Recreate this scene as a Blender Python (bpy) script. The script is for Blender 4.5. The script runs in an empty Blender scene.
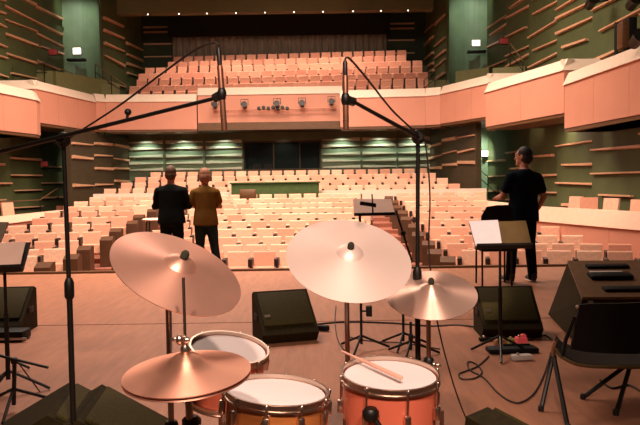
import bpy, bmesh, math, random
from mathutils import Vector, Matrix, Euler
random.seed(7)
R = math.radians
S = bpy.context.scene
COL = S.collection

# ------------------------------------------------------------------ camera
F = 700.0
CAM = Vector((0, 0, 1.4))
ROT = (Matrix.Rotation(R(90 - 2.55), 3, 'X') @ Matrix.Rotation(R(-0.85), 3, 'Z'))
cd = bpy.data.cameras.new('camera'); cam = bpy.data.objects.new('camera', cd); COL.objects.link(cam)
cam.location = CAM; cam.rotation_euler = ROT.to_euler()
cd.sensor_width = 36; cd.lens = 36 * F / 640; cd.clip_end = 200
S.camera = cam

def ray(px, py):
    return ROT @ Vector(((px - 320) / F, -(py - 212.5) / F, -1))
def at(px, py, d):
    r = ray(px, py); return CAM + r * (d / r.y)
def atz(px, py, z=0.0):
    r = ray(px, py); return CAM + r * ((z - CAM.z) / r.z)

# ------------------------------------------------------------------ materials
MATS = {}
def mat(name, col, rough=0.6, metal=0.0, var=0.12, scale=8.0, emit=None, aniso=0.0, bump=0.0, coat=0.0, spec=0.5, stretch=None, col2=None, coords='Object'):
    m = bpy.data.materials.new(name); m.use_nodes = True
    nt = m.node_tree; b = nt.nodes['Principled BSDF']
    tc = nt.nodes.new('ShaderNodeTexCoord'); mp = nt.nodes.new('ShaderNodeMapping')
    nz = nt.nodes.new('ShaderNodeTexNoise'); rp = nt.nodes.new('ShaderNodeValToRGB')
    nt.links.new(tc.outputs[coords], mp.inputs['Vector'])
    if stretch: mp.inputs['Scale'].default_value = stretch
    nt.links.new(mp.outputs['Vector'], nz.inputs['Vector'])
    nz.inputs['Scale'].default_value = scale; nz.inputs['Detail'].default_value = 4
    c2 = col2 or tuple(max(0, c * (1 - var)) for c in col)
    c1 = tuple(min(1, c * (1 + var * .6)) for c in col)
    rp.color_ramp.elements[0].position = .3; rp.color_ramp.elements[1].position = .7
    rp.color_ramp.elements[0].color = (*c2, 1); rp.color_ramp.elements[1].color = (*c1, 1)
    nt.links.new(nz.outputs['Fac'], rp.inputs['Fac'])
    nt.links.new(rp.outputs['Color'], b.inputs['Base Color'])
    b.inputs['Roughness'].default_value = rough; b.inputs['Metallic'].default_value = metal
    b.inputs['Specular IOR Level'].default_value = spec
    if coat: b.inputs['Coat Weight'].default_value = coat
    if aniso:
        b.inputs['Anisotropic'].default_value = aniso; b.inputs['Anisotropic Rotation'].default_value = .25
        tg = nt.nodes.new('ShaderNodeTangent'); tg.direction_type = 'RADIAL'; tg.axis = 'Z'
        nt.links.new(tg.outputs[0], b.inputs['Tangent'])
    if bump:
        bp = nt.nodes.new('ShaderNodeBump'); bp.inputs['Strength'].default_value = bump; bp.inputs['Distance'].default_value = .01
        nt.links.new(nz.outputs['Fac'], bp.inputs['Height']); nt.links.new(bp.outputs[0], b.inputs['Normal'])
    if emit:
        b.inputs['Emission Color'].default_value = (*emit[0], 1); b.inputs['Emission Strength'].default_value = emit[1]
    MATS[name] = m
    return m

def board_mat(name, ca, cb, width=0.14, axis='x', rough=.45):
    m = mat(name, ca, rough, var=.15, scale=3.0, stretch=(6, 1, 1))
    nt = m.node_tree; b = nt.nodes['Principled BSDF']; rp = nt.nodes['Color Ramp']
    tc = nt.nodes['Texture Coordinate']
    br = nt.nodes.new('ShaderNodeTexBrick')
    mp = nt.nodes.new('ShaderNodeMapping'); mp.inputs['Rotation'].default_value[2] = R(90)
    nt.links.new(tc.outputs['Object'], mp.inputs['Vector']); nt.links.new(mp.outputs[0], br.inputs['Vector'])
    br.inputs['Scale'].default_value = 1; br.inputs['Brick Width'].default_value = 2.6; br.inputs['Row Height'].default_value = width
    br.inputs['Mortar Size'].default_value = .0025; br.inputs['Color1'].default_value = (1, 1, 1, 1); br.inputs['Color2'].default_value = (.9, .9, .9, 1)
    br.inputs['Mortar'].default_value = (.72, .68, .66, 1)
    mx = nt.nodes.new('ShaderNodeMixRGB'); mx.blend_type = 'MULTIPLY'; mx.inputs[0].default_value = .55
    nt.links.new(rp.outputs['Color'], mx.inputs[1]); nt.links.new(br.outputs['Color'], mx.inputs[2])
    nt.links.new(mx.outputs[0], b.inputs['Base Color'])
    return m

FLOOR = board_mat('stage_boards', (.41, .165, .085), None, rough=.55)
CARPET = mat('house_carpet', (.30, .10, .06), .95, var=.25, scale=20)
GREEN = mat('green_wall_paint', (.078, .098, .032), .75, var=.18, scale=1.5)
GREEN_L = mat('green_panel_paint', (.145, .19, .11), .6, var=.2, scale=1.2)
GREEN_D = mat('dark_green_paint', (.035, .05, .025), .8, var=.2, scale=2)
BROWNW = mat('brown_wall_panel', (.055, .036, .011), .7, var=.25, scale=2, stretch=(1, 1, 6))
WOOD = mat('pale_slat_wood', (.72, .40, .23), .5, var=.18, scale=5, stretch=(1, 1, 8))
RIM = mat('cream_rim_paint', (.88, .70, .55), .5, var=.05)
FACE = mat('salmon_front_paint', (.66, .285, .19), .6, var=.06, scale=.8)
BROWN = mat('brown_trim_wood', (.13, .055, .016), .5, var=.25, scale=4, stretch=(1, 6, 6))
RAILM = mat('brown_rail_metal', (.22, .12, .06), .45, .3)
RIM_P = mat('peach_rim_paint', (.82, .50, .36), .6, var=.05)
PALE = mat('pale_green_slat_paint', (.55, .52, .38), .6, var=.1)
OLIVE = mat('olive_low_wall_paint', (.20, .19, .07), .7, var=.12)
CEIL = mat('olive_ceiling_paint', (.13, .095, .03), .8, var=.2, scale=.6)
DARKC = mat('dark_ceiling_and_shade_paint', (.010, .009, .004), .9)
CURT = mat('grey_curtain_cloth', (.30, .24, .19), .95, var=.35, scale=3, stretch=(6, 1, .4))
SEATF = mat('peach_seat_fabric', (.88, .54, .37), .85, var=.14, scale=14, bump=.2)
SEATC = mat('peach_seat_cushion_fabric', (.78, .40, .255), .85, var=.14, scale=14, bump=.2)
SEATP = mat('pink_balcony_seat_fabric', (.80, .37, .24), .85, var=.14, scale=14, bump=.2)
ARM = mat('dark_armrest_wood', (.018, .007, .003), .5, var=.3)
ENDP = mat('row_end_wood', (.095, .036, .012), .5, var=.3, scale=3, stretch=(1, 6, 1))
STEEL = mat('stand_steel', (.55, .42, .34), .28, 1.0, var=.2)
CHROME = mat('chrome', (.7, .55, .45), .28, 1.0, var=.1)
BLACKM = mat('black_metal', (.011, .009, .006), .45, .3, var=.3)
BLACKP = mat('black_plastic', (.005, .005, .0045), .6, var=.3, spec=.25)
CAB = mat('charcoal_cabinet_paint', (.026, .018, .004), .8, var=.3, scale=30, bump=.2, spec=.15)
GRILLE = mat('perforated_grille', (.055, .042, .009), .75, var=.35, scale=120, bump=.3, spec=.15)
CASE = mat('olive_brown_case_vinyl', (.15, .072, .028), .5, var=.2, scale=20)
RUBBER = mat('black_rubber', (.01, .008, .006), .7)
CABLE = mat('black_cable', (.025, .016, .012), .55)
CYM_A = mat('crash_bronze', (.88, .46, .33), .45, .75, var=.12, scale=4, aniso=.6)
CYM_B = mat('ride_bronze', (.97, .73, .62), .5, .4, var=.08, scale=3, aniso=.4)
CYM_C = mat('brilliant_bronze', (1.0, .62, .48), .46, .75, var=.1, scale=3, aniso=.93)
CYM_H = mat('hat_bronze', (.88, .43, .29), .48, .85, var=.12, scale=4, aniso=.85)
FELT = mat('dark_felt', (.03, .03, .015), .95)
HEAD = mat('coated_drum_skin', (.93, .80, .76), .5, var=.06, scale=3)
SHELL_R = mat('red_lacquer_shell', (.72, .16, .085), .3, var=.15, scale=2, coat=.5)
SHELL_O = mat('orange_maple_shell', (.50, .16, .04), .3, var=.3, scale=3, stretch=(1, 1, 8), coat=.5)
STICK = mat('pink_lit_stick_wood', (.80, .42, .30), .5, var=.15, scale=20)
PAPER = mat('printed_paper', (.85, .74, .74), .8, var=.05, scale=40)
DESKB = mat('stand_desk_metal', (.16, .095, .03), .5, .2, var=.15)
PAPER_P = mat('buff_paper', (.85, .56, .43), .8, var=.06)
SKIN = mat('skin', (.52, .24, .15), .55, var=.1, scale=10)
HAIR_B = mat('brown_hair', (.075, .035, .016), .7, var=.4, scale=40)
HAIR_F = mat('fair_hair', (.30, .13, .065), .7, var=.4, scale=40)
HAIR_K = mat('black_hair', (.012, .01, .008), .6, var=.4, scale=40)
CLOTH_K = mat('black_shirt_cloth', (.004, .006, .0055), .9, var=.3, spec=.1)
CLOTH_T = mat('black_trouser_cloth', (.005, .008, .007), .9, var=.3, spec=.1)
CLOTH_B = mat('mustard_shirt_cloth', (.14, .07, .014), .9, var=.2, spec=.1)
JEAN = mat('dark_denim', (.014, .028, .03), .9, var=.3, scale=30, spec=.1)
CLOTH_N = mat('navy_shirt_cloth', (.0045, .008, .014), .9, var=.3, spec=.1)
SHOE = mat('dark_shoe_leather', (.02, .015, .012), .5)
SOLE = mat('pale_shoe_sole', (.6, .5, .42), .7)
WHITE_E = mat('eye_white', (.8, .75, .7), .3, var=.02)
LAMP_E = mat('lamp_lens', (1, .9, .8), .5, emit=((1, .80, .6), 2.5))
SIGN_E = mat('lit_sign_face', (1, .85, .75), .5, emit=((1, .78, .66), 3.2))
RED_E = mat('red_sign_face', (.34, .035, .03), .5, emit=((.9, .10, .09), .04))
LED_R = mat('red_pedal_light', (.9, .1, .1), .4, emit=((1, .12, .12), .12))
PED_W = mat('pale_pedal_paint', (.75, .66, .6), .4)
PED_G = mat('green_pedal_paint', (.35, .55, .12), .4)
PED_O = mat('orange_pedal_paint', (.5, .25, .1), .4)
BOOTH = mat('green_booth_cloth', (.05, .085, .02), .9, var=.2)
GLASS = mat('dark_window_glass', (.02, .03, .03), .1)
g = GLASS.node_tree.nodes['Principled BSDF']; g.inputs['Alpha'].default_value = .55
def vary(m, c2, amt=.75):
    nt = m.node_tree; b = nt.nodes['Principled BSDF']; src = b.inputs['Base Color'].links[0].from_socket
    oi = nt.nodes.new('ShaderNodeObjectInfo'); mu = nt.nodes.new('ShaderNodeMath'); mu.operation = 'MULTIPLY'; mu.inputs[1].default_value = amt
    mx = nt.nodes.new('ShaderNodeMixRGB'); mx.inputs[2].default_value = (*c2, 1)
    nt.links.new(oi.outputs['Random'], mu.inputs[0]); nt.links.new(mu.outputs[0], mx.inputs[0]); nt.links.new(src, mx.inputs[1]); nt.links.new(mx.outputs[0], b.inputs['Base Color'])
vary(SEATF, (.72, .27, .17)); vary(SEATC, (.66, .24, .15)); vary(SEATP, (.66, .24, .16))
STONEW = mat('pale_divider_paint', (.86, .66, .52), .6, var=.05)

# ------------------------------------------------------------------ mesh helpers
LOC = {}
def tag(o, label=None, cat=None, group=None, kind=None):
    if label: o['label'] = label
    if cat: o['category'] = cat
    if group: o['group'] = group
    if kind: o['kind'] = kind
    return o
def empty(name, loc, label=None, cat=None, group=None):
    o = bpy.data.objects.new(name, None); COL.objects.link(o); o.location = loc; o.empty_display_size = .1
    LOC[o.name] = Vector(loc); return tag(o, label, cat, group)

def frame_from(axis):
    z = Vector(axis).normalized()
    x = Vector((0, 0, 1)).cross(z)
    if x.length < 1e-4: x = Vector((1, 0, 0))
    x.normalize(); y = z.cross(x)
    return Matrix((x, y, z)).transposed()

class MB:
    def __init__(s): s.bm = bmesh.new()
    def box(s, c, size, rot=None, bev=0.0):
        r = bmesh.ops.create_cube(s.bm, size=1)
        vs = r['verts']
        M = Matrix.Translation(c) @ ((rot.to_4x4()) if rot is not None else Matrix()) @ Matrix.Diagonal((*size, 1))
        bmesh.ops.transform(s.bm, matrix=M, verts=vs)
        if bev:
            es = list({e for v in vs for e in v.link_edges})
            bmesh.ops.bevel(s.bm, geom=es, offset=bev, segments=2, affect='EDGES', profile=.5)
        return s
    def mm(s, a, b, bev=0.0):
        a = Vector(a); b = Vector(b)
        return s.box((a + b) / 2, tuple(abs(b[i] - a[i]) for i in range(3)), None, bev)
    def tube(s, pts, r, n=8, caps=True, closed=False):
        pts = [Vector(p) for p in pts]
        rs = r if isinstance(r, (list, tuple)) else [r] * len(pts)
        rings = []; prevx = None
        for i, p in enumerate(pts):
            a = pts[max(0, i - 1)]; b = pts[min(len(pts) - 1, i + 1)]
            if closed: a = pts[i - 1]; b = pts[(i + 1) % len(pts)]
            t = (b - a)
            t = t.normalized() if t.length > 1e-9 else Vector((0, 0, 1))
            if prevx is None:
                M = frame_from(t); x = M.col[0].copy()
            else:
                x = prevx - t * prevx.dot(t)
                if x.length < 1e-5: x = frame_from(t).col[0].copy()
                x.normalize()
            prevx = x; y = t.cross(x)
            rings.append([s.bm.verts.new(p + (x * math.cos(q) + y * math.sin(q)) * rs[i]) for q in [2 * math.pi * k / n for k in range(n)]])
        m = len(rings)
        for i in range(m if closed else m - 1):
            A = rings[i]; B = rings[(i + 1) % m]
            for k in range(n): s.bm.faces.new((A[k], A[(k + 1) % n], B[(k + 1) % n], B[k]))
        if caps and not closed:
            s.bm.faces.new(rings[0][::-1]); s.bm.faces.new(rings[-1])
        return s
    def spline(s, pts, r, n=6, sub=6):
        P = [Vector(p) for p in pts]; out = []
        for i in range(len(P) - 1):
            p0 = P[max(0, i - 1)]; p1 = P[i]; p2 = P[i + 1]; p3 = P[min(len(P) - 1, i + 2)]
            for k in range(sub):
                t = k / sub
                out.append(.5 * ((2 * p1) + (p2 - p0) * t + (2 * p0 - 5 * p1 + 4 * p2 - p3) * t * t + (3 * p1 - p0 - 3 * p2 + p3) * t ** 3))
        out.append(P[-1]); return s.tube(out, r, n)
    def lathe(s, prof, c=(0, 0, 0), rot=None, n=32, cap=True):
        rot = rot if rot is not None else Matrix.Identity(3); c = Vector(c); rings = []
        for (r, z) in prof:
            if r < 1e-6: rings.append([s.bm.verts.new(c + rot @ Vector((0, 0, z)))])
            else: rings.append([s.bm.verts.new(c + rot @ Vector((r * math.cos(2 * math.pi * k / n), r * math.sin(2 * math.pi * k / n), z))) for k in range(n)])
        for A, B in zip(rings, rings[1:]):
            for k in range(n):
                k2 = (k + 1) % n
                if len(A) == 1 and len(B) == 1: continue
                if len(A) == 1: s.bm.faces.new((A[0], B[k2], B[k]))
                elif len(B) == 1: s.bm.faces.new((A[k], A[k2], B[0]))
                else: s.bm.faces.new((A[k], A[k2], B[k2], B[k]))
        if cap:
            if len(rings[0]) > 1: s.bm.faces.new(rings[0][::-1])
            if len(rings[-1]) > 1: s.bm.faces.new(rings[-1])
        return s
    def ell(s, c, rad, rot=None, u=16, v=10):
        r = bmesh.ops.create_uvsphere(s.bm, u_segments=u, v_segments=v, radius=1)
        M = Matrix.Translation(c) @ ((rot.to_4x4()) if rot is not None else Matrix()) @ Matrix.Diagonal((*rad, 1))
        bmesh.ops.transform(s.bm, matrix=M, verts=r['verts']); return s
    def prism(s, poly, a, b, M=None):
        """poly: 2D outline in (u,v); extruded along x from a to b; u->y, v->z; optional 4x4 matrix."""
        M = M if M is not None else Matrix()
        A = [s.bm.verts.new(M @ Vector((a, u, v))) for u, v in poly]; B = [s.bm.verts.new(M @ Vector((b, u, v))) for u, v in poly]
        n = len(poly)
        s.bm.faces.new(A[::-1]); s.bm.faces.new(B)
        for i in range(n): s.bm.faces.new((A[i], A[(i + 1) % n], B[(i + 1) % n], B[i]))
        return s
    def hexa(s, P):
        """8 corners: bottom 0-3, top 4-7"""
        v = [s.bm.verts.new(p) for p in P]
        for f in ((3, 2, 1, 0), (4, 5, 6, 7), (0, 1, 5, 4), (1, 2, 6, 5), (2, 3, 7, 6), (3, 0, 4, 7)): s.bm.faces.new([v[i] for i in f])
        return s
    def loft(s, rings, n=16):
        """rings: (center, rx, ry) ellipses lying in xy"""
        RR = [[s.bm.verts.new(Vector(c) + Vector((rx * math.cos(2 * math.pi * k / n), ry * math.sin(2 * math.pi * k / n), 0))) for k in range(n)] for c, rx, ry in rings]
        for A, B in zip(RR, RR[1:]):
            for k in range(n): s.bm.faces.new((A[k], A[(k + 1) % n], B[(k + 1) % n], B[k]))
        s.bm.faces.new(RR[0][::-1]); s.bm.faces.new(RR[-1]); return s
    def limb(s, pts, rs, n=12):
        s.tube(pts, rs, n)
        for p, r in zip(pts, rs): s.ell(p, (r, r, r), u=12, v=8)
        return s
    def mesh(s, name, m, off=None, smooth=False, rec=True):
        if rec: bmesh.ops.recalc_face_normals(s.bm, faces=s.bm.faces)
        if off is not None: bmesh.ops.translate(s.bm, vec=-Vector(off), verts=s.bm.verts)
        me = bpy.data.meshes.new(name); s.bm.to_mesh(me); s.bm.free()
        me.materials.append(m)
        if smooth:
            me.polygons.foreach_set('use_smooth', [True] * len(me.polygons))
            try: me.set_sharp_from_angle(angle=R(38))
            except Exception: pass
        return me
    def build(s, name, m, parent=None, smooth=True, base=None):
        if parent is not None:
            off = LOC[parent.name]
        elif base is not None: off = Vector(base)
        else:
            xs = [v.co for v in s.bm.verts]
            off = Vector(((min(v.x for v in xs) + max(v.x for v in xs)) / 2, (min(v.y for v in xs) + max(v.y for v in xs)) / 2, min(v.z for v in xs)))
        me = s.mesh(name, m, off, smooth)
        o = bpy.data.objects.new(name, me); COL.objects.link(o)
        if parent is None: o.location = off; LOC[o.name] = off
        else:
            o.parent = parent; LOC[o.name] = off   # child keeps parent's frame
        return o
def remesh(o, voxel, smooth_it=2):
    """fuse the shapes of a mesh object into one continuous surface"""
    a = o.modifiers.new('fuse', 'REMESH'); a.mode = 'VOXEL'; a.voxel_size = voxel
    b = o.modifiers.new('soft', 'SMOOTH'); b.iterations = smooth_it; b.factor = .5
    dg = bpy.context.evaluated_depsgraph_get(); dg.update()
    me = bpy.data.meshes.new_from_object(o.evaluated_get(dg)); mt = o.data.materials[0]
    o.modifiers.clear(); old = o.data; o.data = me
    if not me.materials: me.materials.append(mt)
    me.polygons.foreach_set('use_smooth', [True] * len(me.polygons)); me.update()
def struct(o): o['kind'] = 'structure'; return o
def copy_tree(o, parent=None):
    c = o.copy(); COL.objects.link(c)
    if parent is not None: c.parent = parent
    for ch in list(o.children): copy_tree(ch, c)
    return c
NUM = ['first', 'second', 'third', 'fourth', 'fifth', 'sixth', 'seventh', 'eighth', 'ninth', 'tenth', 'eleventh', 'twelfth', 'thirteenth', 'fourteenth', 'fifteenth', 'sixteenth', 'seventeenth', 'eighteenth', 'nineteenth', 'twentieth', 'twenty-first', 'twenty-second', 'twenty-third', 'twenty-fourth', 'twenty-fifth', 'twenty-sixth', 'twenty-seventh', 'twenty-eighth', 'twenty-ninth', 'thirtieth']

AX = -1.7           # the house's centre line
# ------------------------------------------------------------------ stage
EDGE = 11.05
JOINT = 6.95
struct(MB().mm((-14, -4, -.12), (14, JOINT - .012, 0)).build('floor', FLOOR, smooth=False))
struct(MB().mm((-14, JOINT + .012, -.12), (14, EDGE - .06, 0)).build('floor_stage_apron', FLOOR, smooth=False))
struct(MB().mm((-14, -4, -1.0), (14, EDGE - .08, -.125)).build('floor_stage_base', BROWNW, smooth=False))
struct(MB().mm((-14, EDGE - .055, -.10), (14, EDGE + .03, .035), .006).build('trim_1', BROWN, smooth=False))

# ------------------------------------------------------------------ house floor: terraces
ROWD = [14.2, 15.4, 16.6, 17.9, 19.1, 20.3, 21.5, 22.7, 24.0, 25.2]
ROWZ = [-.87, -.84, -.76, -.65, -.52, -.385, -.265, -.145, -.02, .10]
REARD = [27.5, 28.7, 29.9, 31.1]
REARZ = [.37, .60, .82, 1.04]
ACY = -12.0
def arc(x, d):
    Rr = d - ACY; dx = x - AX
    return ACY + math.sqrt(max(.01, Rr * Rr - dx * dx))
hf = MB()
def terrace(mb, d0, d1, z, x0, x1, zb=-1.3, n=12):
    xs = [x0 + (x1 - x0) * i / n for i in range(n + 1)]
    for a, b in zip(xs, xs[1:]):
        mb.hexa([(a, arc(a, d0), zb), (b, arc(b, d0), zb), (b, arc(b, d1), zb), (a, arc(a, d1), zb),
                 (a, arc(a, d0), z), (b, arc(b, d0), z), (b, arc(b, d1), z), (a, arc(a, d1), z)])
hf.mm((-13, EDGE - .02, -1.3), (10, 13.9, -.9))
bounds = [(d - .72) for d in ROWD] + [25.9]
bounds[0] = 13.0
for k in range(10): terrace(hf, bounds[k], bounds[k + 1], ROWZ[k], -10.6, 7.2)
terrace(hf, 25.9, 26.85, .2, -10.5, 7.2)
rb = [26.85] + [d - .72 for d in REARD[1:]] + [33.6]
for k in range(4): terrace(hf, rb[k], rb[k + 1], REARZ[k], -10.2, 6.6)
struct(hf.build('floor_house', CARPET, smooth=False))

# ------------------------------------------------------------------ slatted walls
def slat(wall, p0, p1, nrm, z0, z1, t0, t1, depth=.11, m=None):
    """a tapered ledge along a wall from p0 to p1 (xy), with heights z0,z1 and thickness t0,t1"""
    p0 = Vector((*p0, 0)); p1 = Vector((*p1, 0)); n = Vector((*nrm, 0)).normalized() * depth
    P = [p0 + Vector((0, 0, z0 - t0)), p1 + Vector((0, 0, z1 - t1)), p1 + n + Vector((0, 0, z1 - t1 * .8)), p0 + n + Vector((0, 0, z0 - t0 * .8)),
         p0 + Vector((0, 0, z0)), p1 + Vector((0, 0, z1)), p1 + n + Vector((0, 0, z1)), p0 + n + Vector((0, 0, z0))]
    return MB().hexa(P).build('wall_slat', m or WOOD, wall, smooth=False)

def saw_wall(name, x_of, ys, nrm_sign, z0, z1, m, slat_z, jit=.18, saw=.16, thick=.25):
    mb = MB(); segs = []
    for a, b in zip(ys, ys[1:]):       # a = nearer, b = farther
        xa = x_of(a) ; xb = x_of(b) + nrm_sign * saw
        xo = -nrm_sign * thick
        mb.hexa([(xa, a, z0), (xb, b, z0), (xb + xo, b, z0), (xa + xo, a, z0), (xa, a, z1), (xb, b, z1), (xb + xo, b, z1), (xa + xo, a, z1)])
        segs.append(((xa, a), (xb, b)))
    w = struct(mb.build(name, m, smooth=False))
    for (pa, pb) in segs:
        d = Vector((pb[0] - pa[0], pb[1] - pa[1])); nn = Vector((nrm_sign * abs(d.y), -d.x * nrm_sign * (1 if d.y > 0 else -1)))
        nn = Vector((-d.y, d.x)) if (Vector((-d.y, d.x)).x * nrm_sign > 0) else Vector((d.y, -d.x))
        bay = segs.index((pa, pb))
        lows = [.33, .93, 1.53, 2.2] if bay % 2 == 0 else [.6, 1.25, 1.83, 2.46]
        for z in lows + slat_z:
            if z > 3 and random.random() < .12: continue
            zz = z + (random.uniform(-jit, jit) if z > 3 else 0); ti = random.uniform(-.05, .05) if z > 3 else random.uniform(-.015, .015)
            u0 = random.choice((.03, .03, .03, .2)); u1 = random.choice((.97, .97, .97, .8))
            q0 = (pa[0] + d.x * u0, pa[1] + d.y * u0); q1 = (pa[0] + d.x * u1, pa[1] + d.y * u1)
            slat(w, q0, q1, nn, zz + ti, zz - ti, random.choice((.05, .07, .10)), random.choice((.05, .06, .10)))
    return w
YS = [11.4, 14.4, 17.3, 20.1, 22.8, 25.5, 28.2, 31.0]
SZ = [4.25, 4.75, 5.45, 5.95, 6.4, 7.0, 7.55, 8.1, 8.7]
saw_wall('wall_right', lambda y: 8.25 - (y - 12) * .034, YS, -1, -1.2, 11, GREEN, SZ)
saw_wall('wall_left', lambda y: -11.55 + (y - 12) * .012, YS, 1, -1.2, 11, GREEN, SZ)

# corner niches beside the balcony, side walls under and over the balcony, rear walls
def corner(name, x0, x1):
    mb = MB(); n = 10
    for i in range(n):
        a = i / n; b = (i + 1) / n
        ya = 31.0 + .55 * math.sin(math.pi * a); yb = 31.0 + .55 * math.sin(math.pi * b)
        xa = x0 + (x1 - x0) * a; xb = x0 + (x1 - x0) * b
        mb.hexa([(xa, ya, -1.2), (xb, yb, -1.2), (xb, yb + .3, -1.2), (xa, ya + .3, -1.2), (xa, ya, 11), (xb, yb, 11), (xb, yb + .3, 11), (xa, ya + .3, 11)])
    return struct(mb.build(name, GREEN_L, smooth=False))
corner('wall_corner_right', 5.78, 7.75); corner('wall_corner_left', -11.4, -9.55)

def plain_wall(name, p0, p1, z0, z1, m, thick=.2, side=1):
    p0 = Vector((*p0, 0)); p1 = Vector((*p1, 0)); d = (p1 - p0).normalized(); n = Vector((d.y, -d.x, 0)) * thick * side
    P = [p0 + Vector((0, 0, z0)), p1 + Vector((0, 0, z0)), p1 + n + Vector((0, 0, z0)), p0 + n + Vector((0, 0, z0))]
    P += [q + Vector((0, 0, z1 - z0)) for q in P]
    return struct(MB().hexa(P).build(name, m, smooth=False))
def slats_on(w, p0, p1, nrm, rows, parts):
    d = Vector(p1) - Vector(p0)
    for i in range(parts):
        for z in rows:
            if random.random() < .12: continue
            a = (i + .06) / parts; b = (i + .94) / parts; ti = random.uniform(-.04, .04); zz = z + random.uniform(-.12, .12)
            slat(w, tuple(Vector(p0) + d * a), tuple(Vector(p0) + d * b), nrm, zz + ti, zz - ti, random.choice((.05, .1, .14)), random.choice((.05, .1, .14)), .09)
# under the balcony
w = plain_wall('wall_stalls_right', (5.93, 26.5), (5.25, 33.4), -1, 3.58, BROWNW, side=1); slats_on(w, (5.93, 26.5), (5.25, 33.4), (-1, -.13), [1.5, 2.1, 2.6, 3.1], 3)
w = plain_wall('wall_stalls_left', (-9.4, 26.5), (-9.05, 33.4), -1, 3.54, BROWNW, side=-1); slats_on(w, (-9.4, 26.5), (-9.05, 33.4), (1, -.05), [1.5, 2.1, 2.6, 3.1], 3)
# over the balcony
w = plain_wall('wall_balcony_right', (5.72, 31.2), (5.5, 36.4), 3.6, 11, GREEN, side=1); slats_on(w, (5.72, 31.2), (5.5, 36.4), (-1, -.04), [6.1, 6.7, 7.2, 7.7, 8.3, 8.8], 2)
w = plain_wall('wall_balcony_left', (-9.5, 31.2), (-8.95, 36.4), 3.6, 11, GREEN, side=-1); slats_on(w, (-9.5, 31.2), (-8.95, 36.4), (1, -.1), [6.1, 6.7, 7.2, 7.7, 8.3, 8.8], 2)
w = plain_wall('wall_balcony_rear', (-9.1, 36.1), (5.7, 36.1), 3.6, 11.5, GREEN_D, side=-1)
for x0, x1 in ((-8.85, -7.45), (3.6, 4.95)):
    for z in (7.9, 8.55, 9.15, 9.4): slat(w, (x0, 36.1), (x1, 36.1), (0, -1), z, z, .07, .07)
# rear wall of the stalls with the control-room window
RW = 33.35
XS = [-9.1, -7.35, -5.45, -3.6, .1, 2.0, 3.7, 5.3]
mb = MB()
for i, (a, b) in enumerate(zip(XS, XS[1:])):
    if i == 3:
        mb.mm((a, RW, .3), (b, RW + .25, 1.95)); mb.mm((a, RW, 3.35), (b, RW + .25, 4.1))
    else:
        mb.hexa([(a, RW + .1, .3), (b, RW - .06, .3), (b, RW + .25, .3), (a, RW + .25, .3), (a, RW + .1, 4.1), (b, RW - .06, 4.1), (b, RW + .25, 4.1), (a, RW + .25, 4.1)])
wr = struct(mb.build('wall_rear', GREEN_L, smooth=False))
for i, (a, b) in enumerate(zip(XS, XS[1:])):
    if i == 3: continue
    for k, z in enumerate((2.12, 2.42, 2.75, 3.12, 3.42)):
        ti = .035 * ((i + k) % 2 * 2 - 1); t0, t1 = ((.05, .16), (.16, .05))[(i + k) % 2]
        slat(wr, (a + .06, RW + .09), (b - .06, RW - .05), (0, -1), z + ti, z - ti, t0, t1, .10, PALE)
wi = struct(MB().mm((-3.6, RW + .02, 1.95), (-3.52, RW + .2, 3.35)).mm((.02, RW + .02, 1.95), (.1, RW + .2, 3.35)).mm((-3.52, RW + .02, 3.27), (.02, RW + .2, 3.35)).mm((-3.52, RW - .05, 1.95), (.02, RW + .2, 2.03))
            .mm((-2.2, RW + .05, 2.03), (-2.14, RW + .12, 3.27)).mm((-.95, RW + .05, 2.03), (-.89, RW + .12, 3.27)).build('window_1', BROWNW, smooth=False))
MB().mm((-3.52, RW + .1, 2.03), (.02, RW + .115, 3.27)).build('window_pane', GLASS, wi, smooth=False)
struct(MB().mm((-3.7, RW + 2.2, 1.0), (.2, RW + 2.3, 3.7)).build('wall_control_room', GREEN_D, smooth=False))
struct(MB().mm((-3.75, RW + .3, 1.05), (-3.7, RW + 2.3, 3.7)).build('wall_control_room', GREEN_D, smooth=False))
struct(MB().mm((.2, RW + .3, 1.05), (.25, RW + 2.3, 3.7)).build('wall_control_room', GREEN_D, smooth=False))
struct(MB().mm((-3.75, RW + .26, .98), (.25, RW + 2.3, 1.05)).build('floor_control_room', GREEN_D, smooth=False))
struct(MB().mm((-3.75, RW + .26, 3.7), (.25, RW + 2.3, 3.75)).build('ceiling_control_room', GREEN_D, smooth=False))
for i, x in enumerate((-3.05, -2.5)):
    e = empty('office_chair', (x, RW + .9, 1.05), ('left', 'right')[i] + ' one of two reddish chairs behind the control room window', 'chair')
    MB().box((x, RW + .9, 2.05), (.42, .07, .5), None, .03).build('backrest', FACE, e); MB().box((x, RW + 1.12, 1.6), (.44, .42, .08), None, .03).build('seat', FACE, e)
    MB().tube([(x, RW + 1.1, 1.07), (x, RW + 1.1, 1.58)], .03).build('post', BLACKM, e); MB().mm((x - .03, RW + .93, 1.6), (x + .03, RW + .98, 2.0)).build('bracket', BLACKM, e)
    MB().lathe([(.25, 0), (.25, .03), (.05, .06)], (x, RW + 1.1, 1.05), n=10).build('base', BLACKM, e)

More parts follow.
